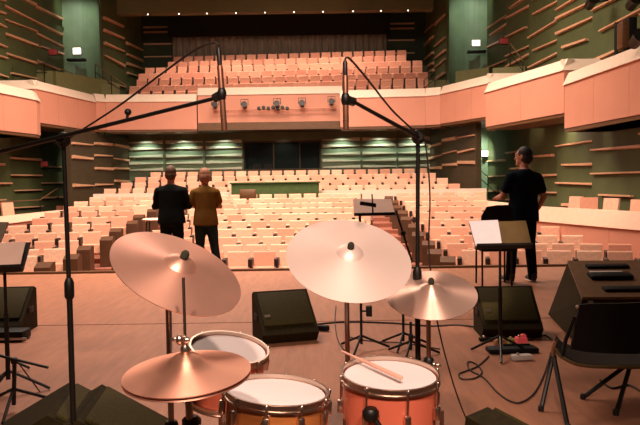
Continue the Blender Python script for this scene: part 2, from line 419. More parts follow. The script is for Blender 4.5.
# ceiling soffit over the balcony, main ceiling
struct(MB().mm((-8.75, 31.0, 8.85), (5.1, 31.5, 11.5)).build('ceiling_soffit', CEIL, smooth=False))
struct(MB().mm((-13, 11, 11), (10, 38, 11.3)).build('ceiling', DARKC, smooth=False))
for i, px in enumerate((148, 179, 207, 236, 265, 294, 323, 353, 381, 408)):
    p = at(px, 12.5 - (px - 280) * .015, 30.95)
    e = empty('soffit_lamp', (p.x, 30.97, p.z), 'tiny round lamp on the olive ceiling beam, %s from the left' % NUM[i], 'lamp', 'small lamps along the ceiling beam')
    rot = Matrix.Rotation(R(90), 3, 'X')
    MB().lathe([(.05, -.03), (.055, .03), (.045, .03)], (p.x, 30.97, p.z), rot, 12).build('lamp_can', BLACKM, e)
    MB().lathe([(.03, 0), (.03, .012), (0, .015)], (p.x, 30.935, p.z), rot, 12).build('lens', LAMP_E, e)

# ------------------------------------------------------------------ balcony structure
def front(name, p0, p1, zb, face_h=1.16, rim_h=.33, out=None, seams=3, depth=.22, deck=1.2, rim_m=RIM):
    """a balcony front between two plan points; out = plan normal to the audience side"""
    p0 = Vector((*p0, 0)); p1 = Vector((*p1, 0)); n = Vector((*out, 0)).normalized()
    zt = zb + face_h
    def H(a, b, z0, z1, o0, o1, ot0=None, ot1=None):
        ot0 = o0 if ot0 is None else ot0; ot1 = o1 if ot1 is None else ot1
        return [a + n * o0 + Vector((0, 0, z0)), b + n * o0 + Vector((0, 0, z0)), b + n * o1 + Vector((0, 0, z0)), a + n * o1 + Vector((0, 0, z0)),
                a + n * ot0 + Vector((0, 0, z1)), b + n * ot0 + Vector((0, 0, z1)), b + n * ot1 + Vector((0, 0, z1)), a + n * ot1 + Vector((0, 0, z1))]
    mb = MB(); g = .012
    for i in range(seams):
        a = p0 + (p1 - p0) * (i / seams); b = p0 + (p1 - p0) * ((i + 1) / seams); t = (p1 - p0).normalized() * g / 2
        mb.hexa(H(a + t, b - t, zb, zt, 0, -.1))
    mb.hexa(H(p0, p1, zb + .02, zt, -.012, -.14))
    o = struct(mb.build(name, FACE, smooth=False))
    MB().hexa(H(p0, p1, zt, zt + rim_h, .05, -.16, -.12, -.30)).build('rim', rim_m, o, smooth=False)
    MB().hexa(H(p0, p1, zb - .10, zb - .002, -.03, -deck)).build('soffit_board', BROWN, o, smooth=False)
    return o
# right side: three stepped boxes; left side mirrored about the axis (measured)
front('balcony_front', (4.3, 28.35), (4.85, 28.0), 3.60, out=(-.45, -1), seams=1)
front('balcony_front', (.88, 28.65), (4.3, 28.35), 3.60, out=(-.09, -1), seams=2)
front('balcony_front', (4.85, 28.0), (6.05, 25.0), 3.62, out=(-1, -.4), seams=3)
front('balcony_front', (5.72, 24.1), (6.75, 19.35), 3.18, out=(-1, -.22), seams=2)
front('balcony_front', (6.62, 18.95), (6.95, 11.8), 2.72, out=(-1, -.05), seams=4)
front('balcony_front', (-8.9, 29.45), (-5.15, 29.75), 3.68, out=(.08, -1), seams=2)
front('balcony_front', (-9.2, 29.1), (-8.9, 29.45), 3.68, out=(.7, -.7), seams=1)
front('balcony_front', (-9.9, 24.7), (-9.2, 29.1), 3.62, out=(1, -.16), seams=3)
front('balcony_front', (-10.55, 18.5), (-9.65, 24.1), 3.15, out=(1, -.16), seams=3)
# end returns of the boxes
def ret(p0, p1, zb, out): front('balcony_front', p0, p1, zb, out=out, seams=1, deck=.3)
ret((6.05, 25.0), (7.7, 25.0), 3.66, (0, -1)); ret((5.72, 24.1), (5.95, 24.9), 3.18, (-1, .25))
ret((6.75, 19.35), (8.0, 19.35), 3.18, (0, -1)); ret((-11.3, 24.7), (-9.9, 24.7), 3.62, (0, -1)); ret((-9.65, 24.1), (-9.75, 24.65), 3.15, (1, .2))
# centre box, raised
o = front('balcony_front', (-5.12, 29.85), (1.02, 29.85), 3.95, out=(0, -1), seams=4)
MB().mm((-5.12, 29.76, 3.62), (1.02, 29.95, 3.94)).build('fascia_board', BROWN, o, smooth=False)
# deck under balcony & boxes
db = MB().mm((-9.3, 30.1, 3.75), (5.6, 36.1, 3.9)).mm((.95, 28.75, 3.65), (4.9, 30.1, 3.8))
db.hexa([(5.0, 28.2, 3.6), (6.2, 25.05, 3.6), (7.75, 25.05, 3.6), (7.75, 31, 3.6), (5.0, 28.2, 3.75), (6.2, 25.05, 3.75), (7.75, 25.05, 3.75), (7.75, 31, 3.75)])
db.hexa([(5.9, 24.1, 3.1), (6.95, 19.4, 3.1), (8.1, 19.4, 3.1), (7.9, 24.1, 3.1), (5.9, 24.1, 3.25), (6.95, 19.4, 3.25), (8.1, 19.4, 3.25), (7.9, 24.1, 3.25)])
db.mm((6.85, 11.8, 2.62), (8.3, 18.9, 2.77))
db.hexa([(-11.4, 24.75, 3.55), (-10.1, 24.75, 3.55), (-9.4, 29.3, 3.55), (-11.4, 31, 3.55), (-11.4, 24.75, 3.7), (-10.1, 24.75, 3.7), (-9.4, 29.3, 3.7), (-11.4, 31, 3.7)])
db.hexa([(-11.6, 18.5, 3.05), (-10.75, 18.5, 3.05), (-9.85, 24.1, 3.05), (-11.5, 24.1, 3.05), (-11.6, 18.5, 3.2), (-10.75, 18.5, 3.2), (-9.85, 24.1, 3.2), (-11.5, 24.1, 3.2)])
TILT = .075; BD = [30.85 + .82 * k for k in range(6)]; BZ = [4.9 + .4 * k for k in range(6)]
for k in range(6):
    ya, yb = [BD[k] - .30 - TILT * (x - AX) for x in (-8.55, 5.3)]; yc, yd = [min(36.05, BD[k] + .54 - TILT * (x - AX)) if k < 5 else 36.05 for x in (-8.55, 5.3)]
    db.hexa([(-8.55, ya, 3.9), (5.3, yb, 3.9), (5.3, yd, 3.9), (-8.55, yc, 3.9), (-8.55, ya, BZ[k]), (5.3, yb, BZ[k]), (5.3, yd, BZ[k]), (-8.55, yc, BZ[k])])
struct(db.build('floor_balcony', BROWNW, smooth=False))
# olive low walls behind the box fronts
def low_wall(p0, p1, z0, z1): return plain_wall('low_wall', p0, p1, z0, z1, OLIVE, .12)
low_wall((-10.55, 28.2), (-9.3, 30.9), 3.75, 5.95); low_wall((-9.45, 30.6), (-8.6, 30.6), 3.9, 5.75)
low_wall((-11.3, 28.2), (-10.55, 28.2), 3.7, 5.95)
low_wall((5.75, 29.2), (6.9, 28.3), 3.7, 5.85); low_wall((4.75, 30.6), (5.65, 30.6), 3.9, 5.7); low_wall((6.6, 26.6), (7.7, 26.2), 3.7, 5.55)

# curtain at the back of the balcony
mb = MB(); pts = []
N = 220; x0, x1 = -7.35, 3.5
for i in range(N + 1):
    x = x0 + (x1 - x0) * i / N
    pts.append((x, 35.85 + .07 * math.sin(i * .9) + .03 * math.sin(i * .37 + 1)))
for zlo, zhi in ((7.05, 10.4),):
    A = [mb.bm.verts.new((x, y, zlo)) for x, y in pts]; B = [mb.bm.verts.new((x, y, zhi)) for x, y in pts]
    for i in range(N): mb.bm.faces.new((A[i], A[i + 1], B[i + 1], B[i]))
cu = empty('curtain', (-1.9, 35.9, 7.05), 'wide pleated dark grey curtain across the wall behind the balcony seats', 'curtain')
mb.build('curtain_cloth', CURT, cu); MB().tube([(x0 - .1, 35.88, 10.42), (x1 + .1, 35.88, 10.42)], .03).build('curtain_rail', BLACKM, cu)

struct(MB().mm((-7.5, 35.45, 8.75), (3.65, 35.6, 11.0)).build('shade_band', DARKC, smooth=False))  # near-black box added to stand for the soffit's shade above the curtain

# ------------------------------------------------------------------ seats
def seat_parts(fab, cush, detailed, name, h=.86):
    """local: faces -Y, origin on the floor under the seat"""
    back = lambda: MB().prism([(.02, .36), (.075, .36), (.17, h - .02), (.155, h), (.12, h), (.10, h - .02)], -.22, .22)
    cus = lambda: MB().prism([(-.09, .33), (-.02, .28), (.03, .30), (.07, .52), (.03, .56), (-.04, .53)], -.21, .21)
    armb = (lambda s: MB().mm((s * .262 - .018, -.16, .30), (s * .262 + .018, .12, .60), .006)) if name == 'balcony_seat' else lambda s: MB().mm((s * .262 - .042, -.22, .57), (s * .262 + .042, .13, .73), .01).mm((s * .262 - .02, -.10, .02), (s * .262 + .02, .10, .60))
    if not detailed: return back, cus, armb
    return back, cus, armb
def make_seat(name, fab, cush, detailed):
    b, c, a = seat_parts(fab, cush, detailed, name)
    if detailed:
        root = empty(name, (0, 0, 0))
        b().build('backrest', fab, root, smooth=False); c().build('seat_cushion', cush, root, smooth=False); a(-1).build('armrest', ARM, root, smooth=False)
        return root
    bm = bmesh.new(); me = bpy.data.meshes.new(name)
    for i, mbx in enumerate((b(), c(), a(-1))):
        bmesh.ops.recalc_face_normals(mbx.bm, faces=mbx.bm.faces)
        for f in mbx.bm.faces: f.material_index = i
        t = bpy.data.meshes.new('t'); mbx.bm.to_mesh(t); mbx.bm.free(); bm.from_mesh(t); bpy.data.meshes.remove(t)
    bm.to_mesh(me); bm.free()
    for m in (fab, cush, ARM): me.materials.append(m)
    o = bpy.data.objects.new(name, me); COL.objects.link(o); LOC[o.name] = Vector((0, 0, 0)); return o
proto_d = make_seat('theater_seat', SEATF, SEATC, True)
proto_s = make_seat('theater_seat', SEATF, SEATC, False)
proto_b = make_seat('balcony_seat', SEATP, SEATP, False)
panel_me = MB().prism([(-.30, .02), (.24, .02), (.24, .80), (.02, .84), (-.30, .66)], -.025, .025).mesh('end_panel', ENDP)
thick_me = MB().prism([(-.30, .02), (.24, .02), (.24, .72), (.02, .74), (-.30, .66)], -.15, .15).mesh('end_panel', ENDP)
used = set()
def put(proto, x, d, z, label, group, end=None):
    o = proto if proto.name not in used else copy_tree(proto)
    used.add(proto.name)
    th = math.asin((x - AX) / (d - ACY)); y = arc(x, d)
    o.location = (x, y, z); o.rotation_euler = (0, 0, -th)
    tag(o, label, 'seat', group)
    if end:
        p = bpy.data.objects.new('end_panel', panel_me); COL.objects.link(p); p.parent = o; p.location = (end * .295, 0, 0)
    return o
SW = .53
seat_pending_panels = []
def row(d, z, xs, k, block, proto, group, fmt, ends=(False, False)):
    for i, x in enumerate(xs):
        end = -1 if (i == 0 and ends[0]) else (1 if (i == len(xs) - 1 and ends[1]) else None)
        seat_pending_panels.append((proto, x, d, z, fmt % (NUM[k], NUM[i]), group, end))
for k in range(10):
    d, z = ROWD[k], ROWZ[k]; pr = proto_d if k < 4 else proto_s
    n = 10 + k % 2; c = -1.42
    row(d, z, [c + (i - (n - 1) / 2) * SW for i in range(n)], k, 'centre', pr, 'stalls seats in the centre block', 'peach stalls seat in centre block, %s row from stage, %s from its left end', (True, True))
    off = .0 if k % 2 else .12
    n = 6 if k < 3 else 5
    row(d, z, [-5.78 - off - i * SW for i in range(n)][::-1], k, 'left', pr, 'stalls seats in the left block', 'peach stalls seat in left block, %s row from stage, %s from its left end', (False, True))
    n = (8, 7, 6, 6, 5, 5, 5, 5, 5, 6)[k]
    row(d, z, [2.95 + off * .5 + i * SW for i in range(n)], k, 'right', pr, 'stalls seats in the right block', 'peach stalls seat in right block, %s row from stage, %s from its left end', (True, False))
RX = [(-8.35, 5.85), (-8.05, 5.55), (-7.8, 5.25), (-7.45, 4.95)]
for k in range(4):
    a, b = RX[k]; n = int((b - a) / SW)
    row(REARD[k], REARZ[k], [a + SW / 2 + i * SW for i in range(n)], k, 'rear', proto_s, 'rear stalls seats', 'small peach seat under the balcony, %s row behind pale divider, %s from left')
for k in range(6):
    n0 = 2 if k > 3 else 0; n = 25 - n0 - (k > 3)
    for i in range(n):
        x = -8.2 + n0 * SW + i * SW + (.12 if k % 2 else 0)
        o = proto_b if proto_b.name not in used else copy_tree(proto_b)
        used.add(proto_b.name); o.location = (x, BD[k] - TILT * (x - AX), BZ[k]); o.rotation_euler = (0, 0, -TILT)
        tag(o, 'pink balcony seat, %s row up from the rail, %s from the left' % (NUM[k], NUM[i]), 'seat', 'balcony seats')
for a in seat_pending_panels:
    if a[-1] is None: put(*a)
for a in seat_pending_panels:
    if a[-1] is not None:
        b = list(a); e = b.pop(); o = put(*b)
        blk = b[5].split()[-2]; thick = (blk == 'left' and e > 0) or (blk == 'right' and e < 0)
        p = bpy.data.objects.new('end_panel', thick_me if thick else panel_me); COL.objects.link(p); p.parent = o; p.location = ((.40 if e > 0 else -.49) if thick else e * (.335 if e < 0 else .26), 0, 0)

# divider in front of the rear stalls, with the sound booth
mb = MB(); xs = [-8.5 + 14.7 * i / 16 for i in range(17)]
for a, b in zip(xs, xs[1:]):
    mb.hexa([(a, arc(a, 26.86), .15), (b, arc(b, 26.86), .15), (b, arc(b, 26.98), .15), (a, arc(a, 26.98), .15), (a, arc(a, 26.86), 1.05), (b, arc(b, 26.86), 1.05), (b, arc(b, 26.98), 1.05), (a, arc(a, 26.98), 1.05)])
struct(mb.build('wall_divider', STONEW, smooth=False))
pa = at(232, 187, 26.2); pb = at(319, 187, 26.2)
e = empty('sound_booth', (-1.6, 26.3, .2), 'long dark green cloth-covered sound booth in front of the rear seats', 'booth')
MB().mm((pa.x, 25.95, .205), (pb.x, 26.0, 1.34), .02).build('front_panel', BOOTH, e)
MB().mm((pa.x - .05, 25.9, 1.34), (pb.x + .05, 26.7, 1.40), .02).build('counter', BOOTH, e)
for x in (pa.x + .03, pb.x - .03): MB().mm((x - .03, 26.0, .205), (x + .03, 26.6, 1.34)).build('side_panel', BOOTH, e)
p = at(248, 194.5, 24.6)
e = empty('equipment_box', (p.x, 24.6, .1), 'small brown box on a post standing before the green sound booth', 'box')
MB().box((p.x, 24.6, p.z), (.58, .3, .36), None, .05).build('box_body', BROWN, e); MB().tube([(p.x + .05, 24.6, .1), (p.x + .05, 24.6, p.z - .17)], .03).build('post', BLACKM, e)

# parterre boxes at the sides (low fronts) with loose chairs
def parterre(p0, p1, zb, ft, out, seams, rim):
    o = front('parterre_front', p0, p1, zb, face_h=ft - zb, rim_h=rim, out=out, seams=seams, deck=.3, rim_m=RIM_P); return o
parterre((5.5, 18.3), (7.15, 12.3), -.9, .30, (-1, -.27), 4, .36)
parterre((5.35, 24.0), (5.5, 18.3), -.9, .30, (-1, -.02), 3, .36)
parterre((-9.0, 12.3), (-8.75, 24.2), -.9, .34, (1, 0), 6, .2)
struct(MB().hexa([(5.75, 18.3, -1), (7.4, 12.3, -1), (8.3, 12.3, -1), (7.9, 18.3, -1), (5.75, 18.3, -.1), (7.4, 12.3, -.1), (8.3, 12.3, -.1), (7.9, 18.3, -.1)]).mm((5.7, 18.3, -1), (8.0, 24.2, -.1)).mm((-11.6, 12.3, -1), (-9.1, 24.2, -.1)).build('floor_parterre', CARPET, smooth=False))
def loose_chair(x, y, z, rz, label):
    e = empty('box_chair', (0, 0, 0), label, 'chair', 'loose chairs behind the side box fronts')
    MB().prism([(.16, .42), (.22, .42), (.30, .98), (.24, .98)], -.22, .22).build('backrest', SEATF, e, smooth=False)
    MB().mm((-.23, -.22, .42), (.23, .2, .5), .02).build('seat', SEATC, e)
    for sx in (-1, 1):
        for y2 in (-.19, .18): MB().tube([(sx * .2, y2, 0), (sx * .2, y2, .43)], .013, 6).build('leg', BLACKM, e)
    e.location = (x, y, z); e.rotation_euler = (0, 0, rz); return e
places = ['farthest', 'second farthest', 'third farthest', 'fourth farthest', 'fifth farthest']
for i, px in enumerate((553, 570, 586, 612, 634)):
    yy = (19.2, 18.0, 17.1, 15.7, 14.7)[i]; p = at(px, 203, yy)
    loose_chair(p.x + .45, yy, -.1, R(-62 if i != 1 else -30), 'peach loose chair above the right side box wall, %s from the stage' % places[i])
for i, px in enumerate((4, 21)):
    yy = (20.3, 21.9)[i]; p = at(px, 208, yy)
    loose_chair(p.x - .25, yy, -.1, R(65), 'peach loose chair above the left side box wall, %s the stage' % ('nearer', 'farther from')[i])

# small trestle table in the left aisle
p = at(141, 211, 20.2); p.x += .48
e = empty('aisle_table', (p.x, 20.2, -.385), 'small white-topped table with dark legs beside the left aisle', 'table')
zt = .38
MB().lathe([(.42, zt - .03), (.45, zt), (.42, zt + .02), (0, zt + .02)], (p.x, 20.2, 0), n=24).build('tabletop', RIM, e)
for sx in (-1, 1):
    for sy in (-1, 1): MB().tube([(p.x + sx * .32, 20.2 + sy * .2, -.385 if sy > 0 else -.50), (p.x + sx * .28, 20.2 + sy * .18, zt - .03)], .022).build('leg', ARM, e)
MB().mm((p.x - .3, 20.0, -.02), (p.x + .3, 20.4, .02)).build('shelf', ARM, e)

# handrails
def handrail(pts, label, posts=3, z_drop=.85):
    pts = [Vector(q) for q in pts]
    e = empty('handrail', (pts[0].x, pts[0].y, pts[0].z - z_drop), label, 'handrail')
    MB().tube(pts, .02, 8).build('rail', RAILM, e)
    MB().tube([q - Vector((0, 0, .35)) for q in pts], .016, 6).build('lower_rail', BLACKM, e)
    for i in range(posts):
        t = i / (posts - 1) * (len(pts) - 1); j = min(int(t), len(pts) - 2); q = pts[j].lerp(pts[j + 1], t - j)
        MB().tube([q - Vector((0, 0, z_drop)), q], .018, 6).build('post', BLACKM, e)
    return e
handrail([at(0, 75, 25.6), at(12, 66, 26.2)], 'sloping handrail at the far left above the balcony box', 2)
handrail([at(26, 64, 28.0), at(44, 63, 28.0), at(72, 73, 29)], 'handrail along the olive low wall on the left balcony box', 3)
handrail([at(95, 64, 30.2), at(127, 86, 30.5)], 'sloping stair handrail beside the left end of the balcony seats', 3)
handrail([at(424, 80, 30.3), at(446, 62, 29.8)], 'sloping stair handrail beside the right end of the balcony seats', 3)
handrail([at(510, 43, 25.6), at(523, 61, 25.4)], 'sloping handrail in the right balcony box beside the red sign', 2)
handrail([at(478, 168, 29.4), at(498, 186, 28.4)], 'sloping handrail in the lit passage right of the stalls', 3, .9)
handrail([at(0, 202, 24.2), at(40, 200, 25.8), at(58, 188, 27.4)], 'pale handrail climbing left of the stalls toward the rear', 3, .9)

# signs
def sign(px, py, d, w, h, m, label, cat='sign', shelf=False):
    p = at(px, py, d); e = empty('wall_sign', (p.x, p.y, p.z - h / 2), label, cat)
    MB().box((p.x, p.y + .04, p.z), (w + .04, .08, h + .04), None, .01).build('sign_housing', BLACKM, e)
    MB().box((p.x, p.y - .005, p.z), (w, .02, h), None, .004).build('sign_face', m, e)
    if shelf: MB().box((p.x, p.y - .1, p.z - h / 2 - .28), (.8, .3, .12), None, .03).build('ledge', BLACKM, e)
    return e
sign(77, 51, 31.0, .34, .26, SIGN_E, 'bright lit sign on the left corner wall above a dark ledge', shelf=True)
sign(476, 43, 31.0, .34, .24, SIGN_E, 'bright lit sign on the right corner wall above a dark ledge', shelf=True)
sign(485, 153.5, 31.0, .3, .24, SIGN_E, 'small lit sign in the passage right of the stalls')
sign(53, 52, 29.0, .34, .22, RED_E, 'red sign beside the slats on the upper left wall')
sign(504, 41, 28.0, .34, .22, RED_E, 'red sign beside the slats on the upper right wall')
sign(514, 151.5, 28.0, .34, .22, RED_E, 'red sign on the lower right wall near the standing man')
sign(40, 164, 28.5, .62, .2, RED_E, 'low red panel standing for red light on a left wall slat')  # panel added in place of red light falling on a slat

# lighting bar on the balcony centre
p0 = at(213, 110, 29.6); p1 = at(336, 108, 29.6)
e = empty('lighting_bar', tuple((p0 + p1) / 2), 'long thin reddish pipe across the centre balcony front', 'pipe')
MB().tube([p0, p1], .035).build('pipe', FACE, e)
for t in (.1, .5, .9):
    q = p0.lerp(p1, t); MB().tube([q, (q.x, 29.83, q.z)], .02).build('bracket', BLACKM, e)
for i, (px, py) in enumerate(((215, 105.5), (244.5, 105.5), (277, 104.5), (302, 104), (331.5, 102.5))):
    p = at(px, py, 29.45); e = empty('spotlight', tuple(p), 'dark spotlight on the centre balcony front, %s of five from left' % NUM[i], 'spotlight', 'spotlights on the balcony front')
    MB().lathe([(.0, -.16), (.10, -.14), (.12, .12), (.13, .16), (.09, .16)], p, Matrix.Rotation(R(75), 3, 'X'), 14).build('lamp_body', BLACKM, e)
    MB().tube([(p.x - .15, p.y, p.z), (p.x - .15, p.y, p.z + .25), (p.x + .15, p.y, p.z + .25), (p.x + .15, p.y, p.z)], .014, 6).build('yoke', BLACKM, e)
    MB().tube([(p.x, p.y, p.z + .25), (p.x, p.y + .3, p.z + .30)], .018, 6).build('arm', BLACKM, e)
for i in range(7):
    p = at(259 + i * 4.7, 108.6 - (i % 2) * .8, 29.52)
    e = empty('small_lamp', tuple(p), 'tiny dark lamp clustered on the balcony pipe, %s from left' % NUM[i], 'lamp', 'cluster of small lamps on the balcony pipe')
    MB().lathe([(0, -.08), (.07, -.07), (.08, .07), (.05, .08)], p, Matrix.Rotation(R(80), 3, 'X'), 10).build('lamp_body', BLACKM, e)
    MB().tube([p, (p.x, p.y + .09, p.z - .02)], .02, 6).build('clamp', BLACKM, e)

# things in the upper right box
p = at(593.5, 52, 17.2)
e = empty('lighting_pole', (p.x + .55, 17.2, 2.77), 'thin dark upright pole in the upper right box', 'pole')
MB().tube([(p.x + .55, 17.2, 2.79), (p.x + .55, 17.2, 5.15)], .05).build('pole', BLACKM, e); MB().lathe([(.2, 2.77), (.2, 2.80), (.05, 2.83)], (p.x + .55, 17.2, 0), n=14).build('base', BLACKM, e)
p = at(616, 34, 16.4)
e = empty('loudspeaker', (p.x + .25, 16.4, p.z - .35), 'black tall loudspeaker with brown side in the upper right box', 'loudspeaker')
MB().box((p.x + .32, 16.4, p.z), (.20, .34, .70), None, .02).build('cabinet', BLACKP, e); MB().box((p.x + .16, 16.38, p.z - .04), (.18, .3, .6), None, .02).build('side_panel', BROWN, e)
MB().tube([(p.x + .3, 16.4, 2.77), (p.x + .3, 16.4, p.z - .34)], .03).build('stand_pole', BLACKM, e)
for i, (px, py, d) in enumerate(((591, 3, 18.9), (633, 3, 17.2), (637, 40, 14.8))):
    p = at(px, py, d); e = empty('wall_spotlight', tuple(p), ('dark spotlight on the upper right wall, left of two', 'dark spotlight at the top right corner of the wall', 'dark spotlight low on the rim of the upper right box')[i], 'spotlight', 'spotlights at the upper right')
    MB().lathe([(0, -.2), (.12, -.17), (.14, .15), (.16, .2), (.1, .2)], p, Matrix.Rotation(R(70), 3, 'X') , 14).build('lamp_body', BLACKM, e)
    MB().tube([p, (p.x + .55, p.y + .1, p.z + .1)], .025, 6).build('bracket', BLACKM, e)

# ------------------------------------------------------------------ people
def person(x, y, h, rz, label, pose, hair, shirt, legs, hair_long=False, head_turn=0.0, sleeve=.6, lean=0.0):
    k = h / 1.75
    P = lambda a: Vector(a)
    mb = MB()
    f = pose
    hips = [(-.09, 0, .92), (.09, 0, .92)]
    # torso
    tw = f.get('tw', 1.0)
    mb.loft([((0, 0, .84), .14 * tw, .10), ((0, 0, .95), .165 * tw, .115), ((0, 0, 1.08), .145 * tw, .10), ((0, .01, 1.25), .165 * tw, .11), ((0, 0, 1.38), .175 * tw, .10), ((0, -.01, 1.46), .10, .075), ((0, 0, 1.49), .06, .06)])
    mb.limb([(0, -.005, 1.42), (0, .01, 1.56)], [.065, .055])
    for s, key in ((-1, 'L'), (1, 'R')):
        sh, el, wr = P((s * .172 * tw, -.005, 1.365)), P(f['elbow' + key]), P(f['wrist' + key])
        mb.limb([sh, (sh + el) / 2, el, (el + wr) / 2, wr], [.046, .046, .042, .040, .028])
        dr = (wr - el).normalized(); side = dr.cross(Vector((0, 0, 1)));
        side = side.normalized() if side.length > .1 else Vector((1, 0, 0)); up = side.cross(dr)
        c = wr + dr * .05
        mb.ell(wr + dr * .045, (.04, .045, .022), Matrix((side, dr, up)).transposed(), 12, 8)
        for q in range(4):
            b0 = wr + dr * .08 + side * (q - 1.5) * .021; L = (.062, .072, .068, .052)[q]
            mb.limb([b0, b0 + dr * L * .5 - up * .006, b0 + dr * L - up * .024], [.0095, .009, .0075], 8)
        b0 = wr + dr * .03 + side * (-s) * .036; mb.limb([b0, b0 + dr * .03 - side * s * .02, b0 + dr * .06 - side * s * .022], [.012, .011, .009], 8)
        hp, kn, an = P((s * .09, 0, .90)), P(f['knee' + key]), P(f['ankle' + key])
        mb.limb([hp, (hp + kn) / 2, kn, kn.lerp(an, .35), an], [.088, .075, .056, .055, .038])
        ft = f.get('toe' + key, (.03 * s, .2, 0)); toe = an + Vector((ft[0], ft[1], -.05))
        mb.limb([an + Vector((0, -.03, -.045)), toe], [.036, .032])
    # head
    Hm = Matrix.Rotation(head_turn, 3, 'Z'); hc = Vector((0, .02, 1.635))
    HS = 1.1; hc += Vector((0, 0, .012)); H = lambda a: hc + Hm @ (Vector(a) * HS); ell0 = MB.ell
    mb.ell(H((0, 0, .015)), tuple(1.1 * q for q in (.074, .093, .10)), Hm); mb.ell(H((0, .03, -.055)), tuple(1.1 * q for q in (.055, .062, .06)), Hm)
    mb.limb([H((0, .088, .0)), H((0, .106, -.028))], [.012, .016]); mb.ell(H((0, .085, -.06)), tuple(1.1 * q for q in (.024, .012, .012)), Hm)
    mb.ell(H((0, .082, .03)), tuple(1.1 * q for q in (.055, .018, .012)), Hm); mb.ell(H((0, .075, -.095)), tuple(1.1 * q for q in (.025, .025, .02)), Hm)
    for s in (-1, 1): mb.ell(H((s * .076, -.005, -.01)), tuple(1.1 * q for q in (.012, .02, .032)), Hm)
    body = mb.build('person', SKIN, base=(0, 0, 0)); remesh(body, .0075, 3)
    tag(body, label, 'person')
    # shirt
    t = .016
    m2 = MB()
    m2.loft([((0, 0, f.get('hem', .86)), .185 * tw + t, .125 + t), ((0, 0, .98), .172 * tw + t, .12 + t), ((0, 0, 1.1), .155 * tw + t, .108 + t), ((0, .01, 1.25), .17 * tw + t, .115 + t), ((0, 0, 1.385), .175 * tw + t, .10 + t), ((0, -.01, 1.455), .105 + t * .6, .08 + t * .5), ((0, -.01, 1.485), .068, .066)])
    for s, key in ((-1, 'L'), (1, 'R')):
        sh, el, wr = P((s * .185 * tw, -.005, 1.40)), P(f['elbow' + key]), P(f['wrist' + key])
        sh = sh - Vector((s * .012, 0, .025)); m2.limb([P((s * .09, 0, 1.40)), sh], [.07, .064])
        if sleeve >= 1: m2.limb([sh, (sh + el) / 2, el, el.lerp(wr, .8)], [.064, .062, .057, .045])
        else: m2.limb([sh, sh.lerp(el, sleeve)], [.064, .066])
    sr = m2.build('shirt', shirt, body); remesh(sr, .012, 3)
    # trousers
    m3 = MB(); m3.loft([((0, 0, .82), .15, .11), ((0, 0, .90), .185, .13), ((0, 0, 1.0), .172, .122)])
    for s, key in ((-1, 'L'), (1, 'R')):
        hp, kn, an = P((s * .09, 0, .88)), P(f['knee' + key]), P(f['ankle' + key])
        m3.limb([hp, (hp + kn) / 2, kn, kn.lerp(an, .5), an + Vector((0, 0, -.02))], [.102, .092, .073, .068, .062])
    tr = m3.build('trousers', legs, body); remesh(tr, .012, 3)
    for s, key in ((-1, 'L'), (1, 'R')):
        an = P(f['ankle' + key]); ft = Vector(f.get('toe' + key, (.03 * s, .2, 0))); toe = an + Vector((ft.x, ft.y, 0))
        m4 = MB(); dirv = Vector((ft.x, ft.y, 0)).normalized(); rot = Matrix((Vector((dirv.y, -dirv.x, 0)), dirv, Vector((0, 0, 1)))).transposed()
        c = an + dirv * .07
        m4.ell((c.x, c.y, .045), (.052, .15, .045), rot); m4.ell((an.x, an.y - .01, .08), (.05, .07, .06), rot)
        so = m4.build('shoe', SHOE, body)
        MB().ell((c.x, c.y, .016), (.055, .155, .016), rot).build('sole', SOLE, so)
    m5 = MB()
    m5.ell(H((0, -.012, .035)), tuple(1.1 * q for q in (.084, .095, .092)), Hm); m5.ell(H((0, -.035, -.02)), tuple(1.1 * q for q in ((.088, .080, .10) if hair_long else (.082, .074, .075))), Hm)
    hm = m5.build('hair', hair, body); remesh(hm, .01, 2)
    # cut the hair back from the face
    bm = bmesh.new(); bm.from_mesh(hm.data); Hi = Hm.inverted()
    dead = [v for v in bm.verts if (lambda q: q.y > .045 and q.z < .075)(Hi @ (v.co - hc) / HS)]
    bmesh.ops.delete(bm, geom=dead, context='VERTS'); bm.to_mesh(hm.data); bm.free()
    for s in (-1, 1): MB().ell(H((s * .031, .083, .012)), (.013, .009, .009), Hm, 10, 6).build('eye', WHITE_E, body)
    body.location = (x, y, 0); body.rotation_euler = (0, R(lean), rz); body.scale = (k, k, k)
    return body
folded = dict(elbowL=(-.275, .03, 1.13), wristL=(.03, .20, 1.17), elbowR=(.275, .03, 1.13), wristR=(-.03, .23, 1.13),
              kneeL=(-.11, .02, .50), kneeR=(.11, .02, .50), ankleL=(-.13, -.02, .09), ankleR=(.13, -.02, .09), tw=1.18)
p = atz(173, 277, 0)
person(p.x, p.y, 1.64, R(-4), 'person in all black with short brown hair, arms folded, at the stage edge', folded, HAIR_B, CLOTH_K, CLOTH_T, sleeve=1)
w2 = dict(folded); w2.update(elbowL=(-.25, .0, 1.16), elbowR=(.235, .05, 1.14), kneeL=(-.10, .03, .50), kneeR=(.13, 0, .50), ankleL=(-.10, .0, .09), ankleR=(.20, -.03, .09), hem=.84, tw=1.05)
p = atz(207, 276, 0)
person(p.x, p.y, 1.60, R(6), 'person in mustard brown shirt and dark jeans, arms folded, at the stage edge', w2, HAIR_F, CLOTH_B, JEAN, hair_long=True, sleeve=.62)
m3 = dict(elbowL=(-.27, .06, 1.12), wristL=(-.21, .30, 1.10), elbowR=(.27, -.04, 1.12), wristR=(.24, .12, .90),
          kneeL=(-.13, .02, .50), kneeR=(.13, .03, .50), ankleL=(-.17, -.02, .09), ankleR=(.17, .0, .09), tw=1.15, hem=.8)
p = atz(521, 282, 0)
person(p.x, p.y, 1.80, R(14), 'person in navy shirt and black trousers standing alone, head turned left', m3, HAIR_K, CLOTH_N, CLOTH_T, head_turn=R(38), sleeve=.62, lean=2.0)

